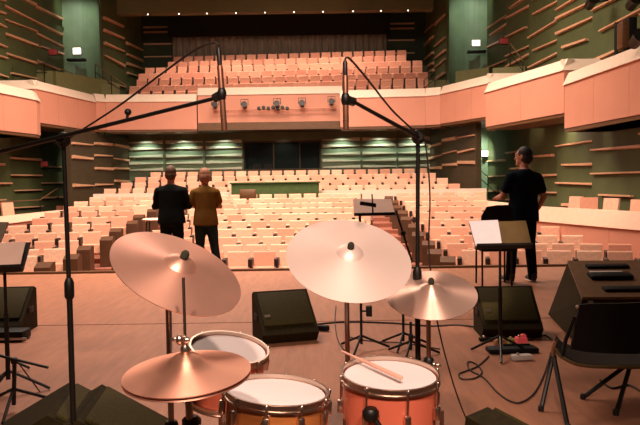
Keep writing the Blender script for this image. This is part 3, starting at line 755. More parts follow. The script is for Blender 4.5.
# ------------------------------------------------------------------ floor wedges
def wedge(loc, rz, w, prof, label, slope, badge=True, group='floor monitor speakers'):
    """prof: side outline (depth, height); slope: the two profile points of the grille"""
    e = empty('floor_monitor', (0, 0, 0), label, 'monitor speaker', group)
    MB().prism(prof, -w / 2, w / 2).build('cabinet', CAB, e, smooth=False)
    a, b = Vector((0, *slope[0])), Vector((0, *slope[1])); t = (b - a); L = t.length; t.normalize()
    n = Vector((0, t.z, -t.y))
    if n.y > 0: n = -n
    rot = Matrix((Vector((1, 0, 0)), t, Vector((1, 0, 0)).cross(t))).transposed()
    c = (a + b) / 2 + n * .008
    MB().box(c, (w * .90, L * .86, .02), rot, .006).build('grille', GRILLE, e)
    if badge: MB().box(a + t * L * .30 + n * .022 + Vector((-w * .36, 0, 0)), (.05, .03, .006), rot).build('badge', CHROME, e)
    for s in (-1, 1):
        MB().box((s * (w / 2 + .002), (prof[0][0] + prof[-1][0]) / 2, prof[-1][1] * .0 + .2), (.012, .14, .06), None, .004).build('side_handle', BLACKP, e)
    for s in (-1, 1): MB().box((s * w * .4, prof[0][0] + .04, .005), (.05, .03, .012)).build('foot', RUBBER, e)
    e.location = (*loc, .003); e.rotation_euler = (0, 0, rz); return e
STD = [(-.16, .0), (-.24, .09), (-.20, .13), (.15, .41), (.22, .38), (.22, .0)]
def wp(px, py, dz): p = atz(px, py, dz); return (p.x, p.y)
wedge(wp(285, 338.5, 0), R(17), .50, STD, 'dark wedge monitor on the stage between crash and ride cymbals', ((-.20, .13), (.15, .41)))
wedge(wp(507, 334, 0), R(-2), .52, STD, 'dark wedge monitor behind the music stand near the standing man', ((-.20, .13), (.15, .41)), badge=True)
wedge(wp(-3, 332, 0), R(4), .62, STD, 'dark wedge monitor at the far left behind the music stand', ((-.20, .13), (.15, .41)), badge=False)
NEAR = [(-.34, .0), (-.36, .22), (-.02, .50), (.30, .33), (.36, .26), (.36, .0)]
def near_wedge(px, py, z, half, rz, label, prof):
    q = atz(px, py, z); return wedge((q.x - half * math.cos(rz), q.y - half * math.sin(rz)), rz, half * 2, prof, label, (prof[1], prof[2]), badge=False)
P1 = [(-.36, 0), (-.38, .16), (-.02, .38), (.30, .20), (.34, 0)]
near_wedge(98, 385, .38, .27, R(96), 'large dark wedge monitor in the left foreground nearest the hi-hat', P1)
near_wedge(67, 386, .36, .27, R(99), 'dark wedge monitor at lower left behind the tall mic stand', P1)
P2 = [(-.20, 0), (-.22, .16), (-.02, .31), (.10, .28), (.14, 0)]
near_wedge(484, 408, .31, .2, R(110), 'dark wedge monitor cut off by the bottom edge of the view', P2)

# ------------------------------------------------------------------ big sloped case at the right
e = empty('equipment_case', (2.9, 6.5, 0), 'large dark sloped-top equipment case behind the chair at right', 'case')
b0, b1 = Vector((2.14, 5.95, .02)), Vector((2.30, 7.05, .02)); W = Vector((1.35, -.05, 0))
n0, n1 = Vector((2.22, 5.92, .36)), Vector((2.46, 6.95, .55))
MB().hexa([b0, b0 + W, b1 + W, b1, n0, n0 + W, n1 + W, n1]).build('case_body', CAB, e, smooth=False)
up = Vector((0, 0, .022))
MB().hexa([n0, n0 + W, n1 + W, n1, n0 + up, n0 + W + up, n1 + W + up, n1 + up]).build('lid', CASE, e, smooth=False)
def on_lid(u, v): return n0 + W * u + (n1 - n0) * v + up
tl = (n1 - n0).normalized(); wl = W.normalized(); rot = Matrix((wl, (tl - wl * tl.dot(wl)).normalized(), wl.cross((tl - wl * tl.dot(wl)).normalized()))).transposed()
for u, v, lw, ld in ((.22, .78, .40, .09), (.26, .16, .40, .10)):
    MB().box(on_lid(u + .04, v) + Vector((0, 0, .012)), (lw, ld, .03), rot, .01).build('lid_slot', BLACKP, e)
for u in (.05, .95): MB().box(n0 + W * u - Vector((0, .005, .03)), (.05, .02, .05), None, .006).build('corner_cap', STEEL, e)
q = on_lid(.24, .48)
t_ = empty('effects_tray', tuple(q), 'black flat tray with a pale strip lying on the sloped case', 'tray')
MB().box(q + Vector((0, 0, .022)), (.38, .14, .04), rot, .012).build('tray_body', BLACKP, t_); MB().box(q + Vector((-.02, .05, .05)), (.30, .03, .012), rot, .004).build('pale_strip', PED_W, t_)

# ------------------------------------------------------------------ chair at lower right
def curve_tube(pts, r, name, m, e): return MB().spline(pts, r, 8, 6).build(name, m, e)
D = 4.15
e = empty('folding_chair', (1.62, 4.2, 0), 'black chair with tubular splayed legs in the right foreground', 'chair')
c = lambda px, py, d: at(px, py, d)
tl_, tr_, br_, bl_ = c(580, 303, 4.15), c(664, 300, 4.15), c(672, 352, 4.22), c(571, 351, 4.22)
mb = MB(); n = 10; A = []
for j in range(7):
    v = j / 6; L_ = tl_.lerp(bl_, v); R_ = tr_.lerp(br_, v); rowv = []
    for i in range(n + 1):
        u = i / n; q = L_.lerp(R_, u); ins = .012 * (abs(u - .5) * 2) ** 6 * (1 if j in (0, 6) else 0)
        rowv.append(q + Vector((0, -.06 * (1 - (2 * u - 1) ** 2) - .0, -ins if j == 0 else (ins if j == 6 else 0))))
    A.append(rowv)
V1 = [[mb.bm.verts.new(q) for q in r_] for r_ in A]; V2 = [[mb.bm.verts.new(q + Vector((0, .022, 0))) for q in r_] for r_ in A]
for V, fl in ((V1, 1), (V2, -1)):
    for j in range(6):
        for i in range(n):
            f = (V[j][i], V[j][i + 1], V[j + 1][i + 1], V[j + 1][i]); mb.bm.faces.new(f if fl > 0 else f[::-1])
ring1 = [V1[0][i] for i in range(n + 1)] + [V1[j][n] for j in range(1, 7)] + [V1[6][i] for i in range(n - 1, -1, -1)] + [V1[j][0] for j in range(5, 0, -1)]
ring2 = [V2[0][i] for i in range(n + 1)] + [V2[j][n] for j in range(1, 7)] + [V2[6][i] for i in range(n - 1, -1, -1)] + [V2[j][0] for j in range(5, 0, -1)]
for i in range(len(ring1)):
    k2 = (i + 1) % len(ring1); mb.bm.faces.new((ring1[i], ring1[k2], ring2[k2], ring2[i]))
bk = mb.build('backrest', BLACKP, e)
MB().ell(tl_ + Vector((-.02, -.015, -.02)), (.012, .01, .012)).build('backrest_screw', CHROME, bk)
sc_ = [c(556, 350, 4.25), c(562, 357, 4.2), c(580, 365, 4.18), c(610, 367, 4.2), c(645, 367, 4.25), c(668, 364, 4.3)]
mb = MB()
fr = [q for q in sc_]; bkp = [q + Vector((.12, .36, .0)) for q in sc_]
lo = [mb.bm.verts.new(q - Vector((0, 0, .012))) for q in fr]; hi = [mb.bm.verts.new(q + Vector((0, 0, .012))) for q in fr]
lo2 = [mb.bm.verts.new(q - Vector((0, 0, .012))) for q in bkp]; hi2 = [mb.bm.verts.new(q + Vector((0, 0, .012))) for q in bkp]
for i in range(len(fr) - 1):
    mb.bm.faces.new((hi[i], hi[i + 1], hi2[i + 1], hi2[i])); mb.bm.faces.new((lo[i + 1], lo[i], lo2[i], lo2[i + 1]))
    mb.bm.faces.new((lo[i], lo[i + 1], hi[i + 1], hi[i])); mb.bm.faces.new((lo2[i + 1], lo2[i], hi2[i], hi2[i + 1]))
mb.bm.faces.new((lo[0], hi[0], hi2[0], lo2[0])); mb.bm.faces.new((hi[-1], lo[-1], lo2[-1], hi2[-1]))
mb.build('seat', BLACKP, e)
curve_tube(sc_, .011, 'seat_frame', DESKB, e)
curve_tube([c(556, 340, 4.22), c(553, 350, 4.25), c(555, 358, 4.25)], .013, 'hinge', STEEL, e)
fl = [(atz(541, 411, .0), c(553, 357, 4.28)), (atz(568, 430, .0), c(554, 357, 4.22)), (atz(583, 399, .0), c(624, 367, 4.40)), (atz(616, 415, .0), c(630, 366, 4.3))]
for f_, t_ in fl:
    lg = MB().tube([f_ + Vector((0, 0, .01)), t_], .014, 8).build('leg', BLACKM, e); MB().lathe([(.018, 0), (.018, .03), (.012, .035)], f_, n=10).build('rubber_foot', RUBBER, lg)
for s_ in ((tl_.lerp(bl_, .3), sc_[1]), (tr_.lerp(br_, .3), sc_[5])):
    MB().tube([s_[0] + Vector((0, .04, 0)), s_[0].lerp(s_[1], .6) + Vector((0, .04, 0)), s_[1]], .012, 8).build('back_post', BLACKM, e)

# rounded black chair beside the standing man
p = atz(494, 287, 0)
e = empty('stage_chair', (p.x, p.y, 0), 'black chair with rounded backrest left of the standing man', 'chair')
x, y = p.x + .04, p.y
MB().prism([(.0, .80), (-.13, .78), (-.20, .66), (-.21, .52), (.2, .52), (.2, .76), (.14, .80)], -.012, .012, Matrix.Translation((x, y, .26)) @ Matrix.Rotation(R(90), 4, 'Z') @ Matrix.Scale(-1, 4, (0, 1, 0))).build('backrest', BLACKP, e)
MB().mm((x - .21, y - .02, .46), (x + .21, y + .38, .50), .015).build('seat', BLACKP, e)
for sx in (-1, 1):
    MB().tube([(x + sx * .19, y, .005), (x + sx * .19, y, .8)], .013).build('leg', BLACKM, e); MB().tube([(x + sx * .19, y + .36, .005), (x + sx * .19, y + .34, .47)], .013).build('leg', BLACKM, e)

# ------------------------------------------------------------------ stands
def tripod(mb_list, c, r, h, n=3, a0=.4, rad=.012):
    out = []
    for i in range(n):
        a = a0 + i * 2 * math.pi / n
        out.append(MB().spline([(c[0], c[1], h), (c[0] + math.cos(a) * r * .5, c[1] + math.sin(a) * r * .5, h * .55), (c[0] + math.cos(a) * r, c[1] + math.sin(a) * r, .012)], rad, 8, 5))
    return out
def music_stand(c, desk, label, m_desk, papers=(), a0=.3):
    """desk: four corner points tl,tr,br,bl"""
    e = empty('music_stand', (c[0], c[1], 0), label, 'music stand')
    tl, tr, br, bl = desk; n = (tr - tl).cross(bl - tl).normalized() * .012
    MB().hexa([tl, tr, br, bl, tl + n, tr + n, br + n, bl + n]).build('desk', m_desk, e, smooth=False)
    n2 = (n if n.y < 0 else -n).normalized()
    MB().hexa([bl, br, br + n2 * .05, bl + n2 * .05, bl + Vector((0, 0, -.016)), br + Vector((0, 0, -.016)), br + n2 * .05 + Vector((0, 0, -.016)), bl + n2 * .05 + Vector((0, 0, -.016))]).build('lip', BLACKM, e, smooth=False)
    mid = (bl + br) / 2; top = Vector((c[0], c[1], mid.z + .02))
    MB().tube([(c[0], c[1], .18), (c[0], c[1], top.z)], .011, 8).build('pole', BLACKM, e)
    MB().tube([(c[0], c[1], .10), (c[0], c[1], .55)], .016, 8).build('lower_tube', BLACKM, e)
    MB().tube([top, (tl + br) / 2 - n2 * .02], .014, 8).build('desk_bracket', BLACKM, e)
    for t in tripod(None, c, .26, .16, 3, a0, .010): t.build('leg', BLACKM, e)
    return e, n2
tl, tr, br, bl = at(469, 222.5, 5.55), at(526, 220.5, 5.55), at(532, 246.5, 5.38), at(476, 247.5, 5.38)
st, n2 = music_stand((at(500, 249, 5.48).x, 5.48), (tl, tr, br, bl), 'black music stand holding white sheets in front of the right wedge', DESKB)
a, b = tl.lerp(tr, -.01), tl.lerp(tr, .50); c3, d3 = bl.lerp(br, .46), bl.lerp(br, -.01); o_ = n2 * .016
a, b = a + Vector((0, 0, .0)), b
sh = MB().hexa([d3 + o_, c3 + o_, b + o_, a + o_] + [q + o_ * 1.25 for q in (d3, c3, b, a)]).build('sheet_music', PAPER, smooth=False)
tag(sh, 'white sheet music open on the left half of the right music stand', 'sheet music')
tl, tr, br, bl = at(-45, 246, 4.75), at(30.5, 242, 4.75), at(23, 269.5, 4.55), at(-47, 272, 4.55)
st, n2 = music_stand((at(4.5, 270, 4.66).x, 4.66), (tl, tr, br, bl), 'dark framed music stand with buff page at the left edge', BLACKM)
o_ = n2 * .016; q4 = [bl.lerp(br, .04).lerp(tl.lerp(tr, .04), .08), bl.lerp(br, .965).lerp(tl.lerp(tr, .965), .08), tl.lerp(tr, .955).lerp(bl.lerp(br, .955), .06), tl.lerp(tr, .04).lerp(bl.lerp(br, .04), .06)]
sh = MB().hexa([q + o_ for q in q4] + [q + o_ * 1.3 for q in q4]).build('sheet_music', PAPER_P, smooth=False); tag(sh, 'buff page filling the left music stand desk', 'sheet music')
tl, tr, br, bl = at(-60, 222, 5.3), at(8.5, 222, 5.3), at(0, 243, 5.1), at(-62, 243, 5.1)
music_stand((at(-12, 250, 5.2).x, 5.2), (tl, tr, br, bl), 'dark empty music stand mostly cut off behind the left one', DESKB)

def wing(c, e, m=None):
    MB().ell(c, (.011, .011, .015)).ell(Vector(c) + Vector((.018, -.007, .0)), (.014, .005, .008)).ell(Vector(c) + Vector((-.014, .008, .0)), (.010, .005, .007)).build('wing_nut', m or CHROME, e)

# ------------------------------------------------------------------ drum kit
def disc_rot(px, py, ratio, ang):
    """orientation of a disc seen as an ellipse: ratio of axes, angle of major axis (deg, + = rising to the right)"""
    v = -ray(px, py).normalized()
    right = ROT @ Vector((1, 0, 0)); right = (right - v * right.dot(v)).normalized(); upv = v.cross(right)
    a = R(ang); maj = right * math.cos(a) + upv * math.sin(a); per = -right * math.sin(a) + upv * math.cos(a)
    n = v * ratio + per * math.sqrt(1 - ratio * ratio); y = n.cross(maj)
    return Matrix((maj, y, n)).transposed()
def cymbal_mb(r, bell=.055, bow=.030, t=.003):
    top = [(0, bow + .026), (bell * .5, bow + .022), (bell * .85, bow + .010), (bell, bow), (r * .5, bow * .62), (r * .8, bow * .22), (r, 0)]
    return top + [(r - .001, -t)] + [(q[0], q[1] - t) for q in top[::-1][1:]]
def add_cymbal(name, px, py, d, r, ratio, ang, m, label, base_xy, pole_label, tilt_z=0, stand=True, mast=None, nutdark=True):
    rot = disc_rot(px, py, ratio, ang); c = at(px, py, d); nrm = rot.col[2]
    e = empty(name, tuple(c), label, 'cymbal')
    me = MB().lathe(cymbal_mb(r), (0, 0, 0), n=72, cap=False).mesh('cymbal_disc', m, smooth=True)
    o = bpy.data.objects.new('cymbal_disc', me); COL.objects.link(o); o.parent = e; o.rotation_euler = rot.to_euler()
    MB().lathe([(.011, .05), (.0135, .056), (.0135, .072), (.009, .080), (0, .082)], c, rot, 14).build('felt_nut', FELT if nutdark else CHROME, e)
    if not stand: return e, c, rot
    s = empty('cymbal_stand', (base_xy[0], base_xy[1], 0), pole_label, 'stand')
    topp = c + nrm * .012; j = Vector((base_xy[0], base_xy[1], c.z - .10 - abs(base_xy[0] - c.x) * .2))
    MB().tube([c + nrm * .035, c - nrm * .05], .006, 8).build('threaded_rod', CHROME, s)
    MB().tube([c - nrm * .03, c - nrm * .06], .016, 10).build('felt_washer', FELT, s)
    if (Vector((base_xy[0], base_xy[1])) - Vector((c.x, c.y))).length > .03:
        MB().tube([c - nrm * .045, j], .009, 8).build('boom_arm', STEEL, s)
    else: MB().tube([c - nrm * .045, j], .010, 8).build('tilter', STEEL, s)
    MB().tube([j, (j.x, j.y, .5)], .0105, 10).build('upper_tube', STEEL, s)
    MB().tube([(j.x, j.y, .56), (j.x, j.y, .14)], .0145, 10).build('lower_tube', STEEL, s)
    for z in (j.z, .56): MB().lathe([(.02, -.025), (.024, -.01), (.024, .02), (.018, .03)], (j.x, j.y, z), n=12).build('clamp', BLACKM, s)
    wing((j.x + .02, j.y - .02, j.z), s); wing((j.x + .02, j.y - .02, .56), s)
    for t in tripod(None, (j.x, j.y), .33, .26, 3, random.uniform(0, 2), .010): t.build('leg', BLACKM, s)
    return e, c, rot
cz = at(169, 330, 2.36)
add_cymbal('crash_cymbal', 177.5, 271.5, 2.25, .221, .51, -23, CYM_A, 'tilted copper crash cymbal at left above the hi-hat', (cz.x, cz.y), 'steel stand holding the left crash cymbal')
cz = at(347, 320, 2.90)
add_cymbal('ride_cymbal', 349, 258.5, 2.80, .253, .645, -9, CYM_B, 'large pale ride cymbal in the middle of the picture', (cz.x, cz.y), 'steel stand under the large ride cymbal')
cz = at(428.5, 330, 3.16)
add_cymbal('brilliant_crash_cymbal', 431, 294, 3.1, .204, .53, -2, CYM_C, 'shiny smaller cymbal with fan-shaped glints at right', (cz.x, cz.y), 'steel stand under the shiny right cymbal')
# hi-hat
e, c, rot = add_cymbal('hi_hat', 187, 372, 1.97, .181, .35, 7, CYM_H, 'pair of copper hi-hat cymbals in the left foreground', None, '', stand=False, nutdark=False)
nrm = rot.col[2]
me = MB().lathe(cymbal_mb(.181), (0, 0, 0), n=72, cap=False).mesh('lower_cymbal', CYM_H, smooth=True)
o = bpy.data.objects.new('lower_cymbal', me); COL.objects.link(o); o.parent = e; o.rotation_euler = (rot @ Matrix.Rotation(R(180), 3, 'X')).to_euler(); o.location = -nrm * .012
s = empty('hi_hat_stand', (c.x, c.y, 0), 'steel hi-hat stand with clutch and pull rod in left foreground', 'stand')
MB().tube([c - nrm * .08, c + nrm * .055, c + Vector((-.004, 0, .27))], .0045, 8).build('pull_rod', STEEL, s)
MB().lathe([(.008, .05), (.013, .054), (.013, .068), (.008, .072), (.008, .085), (.012, .087), (.012, .102), (.006, .106)], c, rot, 14).build('clutch', CHROME, s)
wing(c + nrm * .095 + Vector((-.014, 0, .0)), s)
MB().lathe([(.03, -.055), (.034, -.05), (.034, -.042), (.02, -.04)], c, rot, 14).build('seat_cup', BLACKM, s)
MB().tube([c - nrm * .05, (c.x + .006, c.y + .02, .45)], .011, 10).build('upper_tube', STEEL, s)
MB().tube([(c.x + .006, c.y + .02, .5), (c.x + .006, c.y + .02, .12)], .016, 10).build('lower_tube', STEEL, s)
MB().lathe([(.02, -.03), (.028, -.01), (.028, .02), (.018, .03)], (c.x + .006, c.y + .02, .70), n=12).build('collar', BLACKM, s)
wing((c.x + .035, c.y - .01, .70), s)
for t in tripod(None, (c.x + .006, c.y + .02), .34, .50, 3, .9, .010): t.build('leg', BLACKM, s)
MB().box((c.x + .006, c.y - .12, .03), (.09, .26, .015), Matrix.Rotation(R(12), 3, 'X'), .006).build('pedal', STEEL, s)

def drum(px, py, d, r, ratio, ang, depth, shell, label, lugs, base_h=True, a0=.2, throw=False):
    rot = disc_rot(px, py, ratio, ang); c = at(px, py, d); n = rot.col[2]
    e = empty('drum', tuple(c - n * depth), label, 'drum', None)
    MB().lathe([(r, -depth), (r, -.012), (r - .008, -.004), (r - .008, -depth)], c, rot, 56, cap=False).build('shell', shell, e)
    MB().lathe([(r - .004, -.004), (r - .004, .0), (r - .02, .002), (0, .002)], c, rot, 56, cap=True).build('batter_head', HEAD, e)
    MB().lathe([(r - .004, -depth + .004), (0, -depth + .003)], c, rot, 56, cap=True).build('resonant_head', HEAD, e)
    for z0 in (0.0, -depth - .018):
        MB().lathe([(r + .004, z0 - .012 if z0 == 0 else z0), (r + .012, z0 - .012 if z0 == 0 else z0), (r + .012, z0 - .006 if z0 == 0 else z0 + .006), (r + .007, z0 - .004 if z0 == 0 else z0 + .008), (r + .007, z0 + .012 if z0 == 0 else z0 + .022), (r + .010, z0 + .015 if z0 == 0 else z0 + .026), (r + .002, z0 + .015 if z0 == 0 else z0 + .026), (r + .001, z0 - .012 if z0 == 0 else z0)], c, rot, 56, cap=False).build('hoop', CHROME, e)
    for k in range(lugs):
        a = a0 + 2 * math.pi * k / lugs; dirv = rot @ Vector((math.cos(a), math.sin(a), 0)); q = c + dirv * (r + .014)
        tang = n.cross(dirv); lr = Matrix((dirv, tang, n)).transposed()
        mb = MB().box(q - n * (depth * .32), (.022, .022, .05), lr, .006)
        mb.tube([q - n * (depth * .32), q + n * .004], .0035, 6).lathe([(.006, .0), (.006, .012), (.003, .016)], q, rot, 8)
        mb.build('lug', CHROME, e)
    return e, c, rot
# three drums
e1, c1, r1 = drum(277, 393, 2.32, .166, .305, -3, .15, SHELL_O, 'orange maple snare drum with white head in the middle foreground', 10, a0=.15)
e2, c2, r2 = drum(229, 350, 2.72, .148, .40, -7, .19, SHELL_R, 'small tom with white head behind the hi-hat', 6, a0=.3)
e3, c3, r3 = drum(390, 376, 2.45, .166, .345, -3, .30, SHELL_R, 'red floor tom with a drumstick resting on its white head', 8, a0=.35)
MB().tube([c3 + r3 @ Vector((-.05, -.19, -.075)), c3 + r3 @ Vector((.05, -.21, -.21))], .010, 8).lathe([(.022, 0), (.028, .01), (.028, .03), (.02, .04)], c3 + r3 @ Vector((-.06, -.185, -.085)), r3, 10).build('leg_bracket', BLACKM, e3)
for a in (.05, -1.25, -2.5, 2.2):
    q = c3 + r3 @ Vector((math.cos(a) * .186, math.sin(a) * .186, -.22)); MB().tube([q + r3.col[2] * .1, (q.x, q.y, .01)], .008, 8).build('leg', CHROME, e3)
    MB().box(q, (.05, .05, .05), r3, .01).build('leg_clamp', BLACKM, e3)
# snare basket stand and tom stand
for ee, cc, rr, rad, dep, lab in ((e1, c1, r1, .166, .15, 'low stand cradling the orange snare drum'), (e2, c2, r2, .148, .19, 'low stand carrying the small tom behind the hi-hat')):
    bot = cc - rr.col[2] * (dep + .03)
    s = empty('drum_stand', (bot.x, bot.y, 0), lab, 'stand')
    for k in range(3):
        a = .6 + k * 2.1; q = bot + rr @ Vector((math.cos(a) * (rad + .02), math.sin(a) * (rad + .02), .012))
        MB().tube([bot + Vector((0, 0, -.05)), q, q + rr.col[2] * .035], .009, 8).build('cradle_arm', STEEL, s)
    MB().tube([bot + Vector((0, 0, -.05)), (bot.x, bot.y, .12)], .014, 10).build('tube', STEEL, s)
    for t in tripod(None, (bot.x, bot.y), .27, .22, 3, .3, .010): t.build('leg', BLACKM, s)
# stick
pa, pb = at(344, 357, 2.62), at(401, 388, 2.36)
n3 = r3.col[2]
def proj(p, off): return p - n3 * ((p - c3).dot(n3) - off)
pa_, pb_ = proj(pa, .027), proj(pb, .027)
ov = MB().tube([pa_ - (pb_ - pa_).normalized() * .02, pa_, pa_.lerp(pb_, .12), pa_.lerp(pb_, .55), pb_, pb_ + (pb_ - pa_).normalized() * .004], [.002, .005, .0045, .0075, .0078, .005], 10).build('drumstick', STICK)
tag(ov, 'wooden drumstick lying across the red floor tom', 'drumstick')

# ------------------------------------------------------------------ overhead microphones
def mic_stand(base, clutch, tip, tail, mic_top, mic_bot, label, mlabel, cab_pts, clabel, wide=.013):
    e = empty('boom_stand', (base[0], base[1], 0), label, 'microphone stand')
    MB().tube([(base[0], base[1], .9), clutch], wide * .75, 10).build('upper_tube', BLACKM, e)
    MB().tube([(base[0], base[1], .10), (base[0], base[1], .95)], wide, 10).build('lower_tube', BLACKM, e)
    MB().lathe([(wide * 1.2, -.04), (wide * 1.6, -.03), (wide * 1.6, .03), (wide, .05)], (base[0], base[1], .95), n=14).build('height_clutch', BLACKM, e)
    MB().tube([tail, tip], [.0105, .007], 10).build('boom_arm', BLACKM, e)
    MB().ell(clutch, (.03, .03, .035)).tube([Vector(clutch) + Vector((-.0, -.045, 0)), Vector(clutch) + Vector((0, .045, 0))], .018, 10).build('boom_clutch', BLACKM, e)
    for t in tripod(None, base, .38, .30, 3, 1.0, .012): t.build('leg', BLACKM, e)
    mid = Vector(mic_top).lerp(Vector(mic_bot), .56)
    MB().tube([Vector(tip), mid + (Vector(tip) - mid) * .3], .016, 10).ell(mid, (.016, .016, .028)).build('mic_clip', BLACKM, e)
    m = empty('microphone', tuple(mid), mlabel, 'microphone')
    a, b = Vector(mic_top), Vector(mic_bot)
    MB().tube([a.lerp(b, .22), a.lerp(b, .24), b.lerp(a, .01), b], [.0085, .0105, .0105, .008], 14).build('mic_body', mat_mic, m)
    MB().tube([a, a.lerp(b, .04), a.lerp(b, .22)], [.004, .0085, .0085], 14).build('connector', BLACKM, m)
    MB().tube([b.lerp(a, .16), b.lerp(a, .15)], .0112, 14).build('ring', CHROME, m)
    cb = MB().spline(cab_pts, .004, 6, 8).build('microphone_cable', CABLE); tag(cb, clabel, 'cable')
    return e
mat_mic = mat('bronze_mic_body', (.22, .09, .05), .4, .6)
bs = at(65, 150, 3.0)
dl = lambda px, dd: 2.45 + (222 - px) / 158 * .55
cl = at(63.5, 140, 3.0)
boomL = mic_stand((bs.x, 3.0), cl, at(214, 98.5, 2.46), at(-25, 158, 3.30), at(218.5, 47, 2.45), at(224.5, 131, 2.45),
          'tall black boom stand at left with long arm over the drums', 'slim overhead microphone hanging upright on the left boom arm',
          [at(218.6, 46, 2.45), at(213, 43, 2.47), at(195, 50, 2.52), at(160, 75, 2.66), at(120, 105, 2.8), at(85, 128, 2.95), at(66, 140, 3.02), at(55, 143.5, 3.05)], 'thin black cable sloping from the left overhead microphone')
bs = at(417, 250, 3.2)
mic_stand((bs.x, 3.2), at(418, 137, 3.2), at(354, 102, 2.5), at(428, 142.5, 3.3), at(345, 60, 2.48), at(346, 130, 2.48),
          'black boom stand rising behind the shiny right cymbal', 'slim overhead microphone hanging upright on the right boom arm',
          [at(345, 59, 2.48), at(350, 59, 2.5), at(368, 80, 2.66), at(392, 110, 2.9), at(412, 129, 3.1), at(424, 140, 3.2), at(428, 165, 3.2), at(430, 200, 3.2), at(429, 250, 3.22), at(434, 300, 3.45), at(439, 330, 3.5), at(447, 362, 3.55), at(457, 395, 3.62), at(469, 425, 3.72), atz(480, 445, .006)], 'thin black cable dropping from the right boom to the floor')
# mic clamp item on left boom (small knob)
kb = at(128, 112, 2.78); MB().ell(kb, (.014, .014, .014)).tube([kb, at(127, 119, 2.78)], .006, 8).build('boom_knob', BLACKM, boomL)

# short mic stands behind the ride (close-up snare/hall mics)
def small_stand(px, base_y, top_y, label, arm=None):
    b = atz(px, base_y, 0); t = at(px, top_y, b.y)
    e = empty('short_microphone_stand', (b.x, b.y, 0), label, 'microphone stand')
    MB().tube([(b.x, b.y, .05), (b.x, b.y, t.z)], .011, 10).build('tube', BLACKM, e)
    for q in tripod(None, (b.x, b.y), .24, .12, 3, .2, .010): q.build('leg', BLACKM, e)
    MB().lathe([(.013, -.03), (.02, -.02), (.02, .02), (.013, .03)], (b.x, b.y, t.z * .55), n=12).build('clutch', BLACKM, e)
    if arm:
        a0, a1 = at(arm[0], arm[1], b.y), at(arm[2], arm[3], b.y + arm[4]); MB().tube([a0, a1], .009, 8).build('arm', BLACKM, e)
        MB().ell(a0.lerp(a1, .45), (.022, .022, .022)).build('arm_clutch', BLACKM, e)
    return e, b
e, b = small_stand(361.5, 350, 216, 'black stand with wide tripod feet behind the ride cymbal', None)
q = at(369, 311, b.y); MB().box(q, (.05, .04, .09), None, .008).build('clip_box', BLACKM, e); MB().tube([(b.x, b.y, q.z), q], .008, 8).build('clip_arm', BLACKM, e)
# desk standing on it, seen edge-on above the ride
dl1, dr1 = at(354, 214.5, b.y), at(395, 213.5, b.y); ul, ur = at(353, 199, b.y + .34), at(391, 199, b.y + .34)
n_ = Vector((0, .012, 0))
MB().hexa([dl1, dr1, dr1 + n_, dl1 + n_, ul, ur, ur + n_, ul + n_]).build('desk', PAPER_P, e, smooth=False)
MB().hexa([dl1 + Vector((0, -.04, -.012)), dr1 + Vector((0, -.04, -.012)), dr1 + Vector((0, .02, -.012)), dl1 + Vector((0, .02, -.012)), dl1 + Vector((0, -.04, .012)), dr1 + Vector((0, -.04, .012)), dr1 + Vector((0, .02, .012)), dl1 + Vector((0, .02, .012))]).build('lip', BLACKM, e, smooth=False)
q0, q1 = at(360, 203, b.y - .05), at(376, 205.5, b.y - .05)
m = empty('clip_microphone', tuple(q0), 'short dark microphone above the desk behind the ride cymbal', 'microphone')
MB().tube([q0, q1], .017, 10).build('mic_body', BLACKM, m); MB().tube([at(372, 194, b.y - .04), at(373, 214, b.y - .04)], .006, 8).build('mic_post', BLACKM, m)
e, b = small_stand(403.5, 347, 262, 'short black stand behind the shiny cymbal with slanting arm', (396, 211, 412, 262, -.3))
e, b = small_stand(411, 356, 322, 'low black stand just left of the tall right boom pole', None)

# left low stand, bottom left
b = atz(14, 411, 0)
e = empty('low_microphone_stand', (b.x, b.y, 0), 'low black mic stand with slanted boom at lower left', 'microphone stand')
t = at(14.5, 361, b.y); MB().tube([(b.x, b.y, .04), t], .013, 10).build('tube', BLACKM, e)
MB().tube([at(-12, 353, b.y), at(48, 367.5, b.y - .05)], .009, 8).build('boom_arm', BLACKM, e); MB().ell(t, (.024, .024, .024)).build('boom_clutch', BLACKM, e)
for q in tripod(None, (b.x, b.y), .26, .14, 3, .7, .010): q.build('leg', BLACKM, e)
MB().tube([at(20, 365, b.y), at(40, 392, b.y + .1)], .004, 6).build('cable_drop', CABLE, e)
p = atz(10, 337, 0)
lp = empty('laptop', (p.x, p.y - .1, 0), 'flat dark box with pale edge lying before the far left wedge', 'box')
MB().box((p.x, p.y - .12, .05), (.42, .2, .09), None, .015).build('body', BLACKP, lp); MB().box((p.x + .12, p.y - .225, .03), (.26, .012, .02)).build('pale_edge', PED_W, lp)

# ------------------------------------------------------------------ pedals and cables
def pedal(px, py, size, m, label, led=None):
    p = atz(px, py, 0); e = empty('effect_pedal', (p.x, p.y, 0), label, 'pedal', 'effect pedals on the stage floor')
    MB().box((p.x, p.y, size[2] / 2 + .003), size, Matrix.Rotation(R(6), 3, 'Z'), .008).build('pedal_body', m, e)
    MB().lathe([(.012, 0), (.012, .014), (.008, .018)], (p.x - size[0] * .2, p.y - size[1] * .2, size[2] + .003), n=10).build('footswitch', CHROME, e)
    if led: MB().ell((p.x + size[0] * .2, p.y, size[2] + .01), (.028, .02, .02), None, 10, 6).build('knob', led, e)
    return e
p = atz(512, 352, 0)
e = empty('pedal_board', (p.x, p.y, 0), 'flat black pedal board on the floor before the right wedge', 'pedal board')
MB().box((p.x, p.y, .022), (.40, .14, .04), Matrix.Rotation(R(3), 3, 'Z'), .01).build('board', BLACKP, e)
MB().box((p.x + .05, p.y + .05, .048), (.22, .02, .012)).build('rail', BLACKM, e)
pedal(500, 345, (.10, .07, .05), PED_O, 'brown pedal left of the red one behind the pedal board')
pedal(511.5, 344.5, (.05, .06, .05), PED_G, 'small green pedal beside the red one')
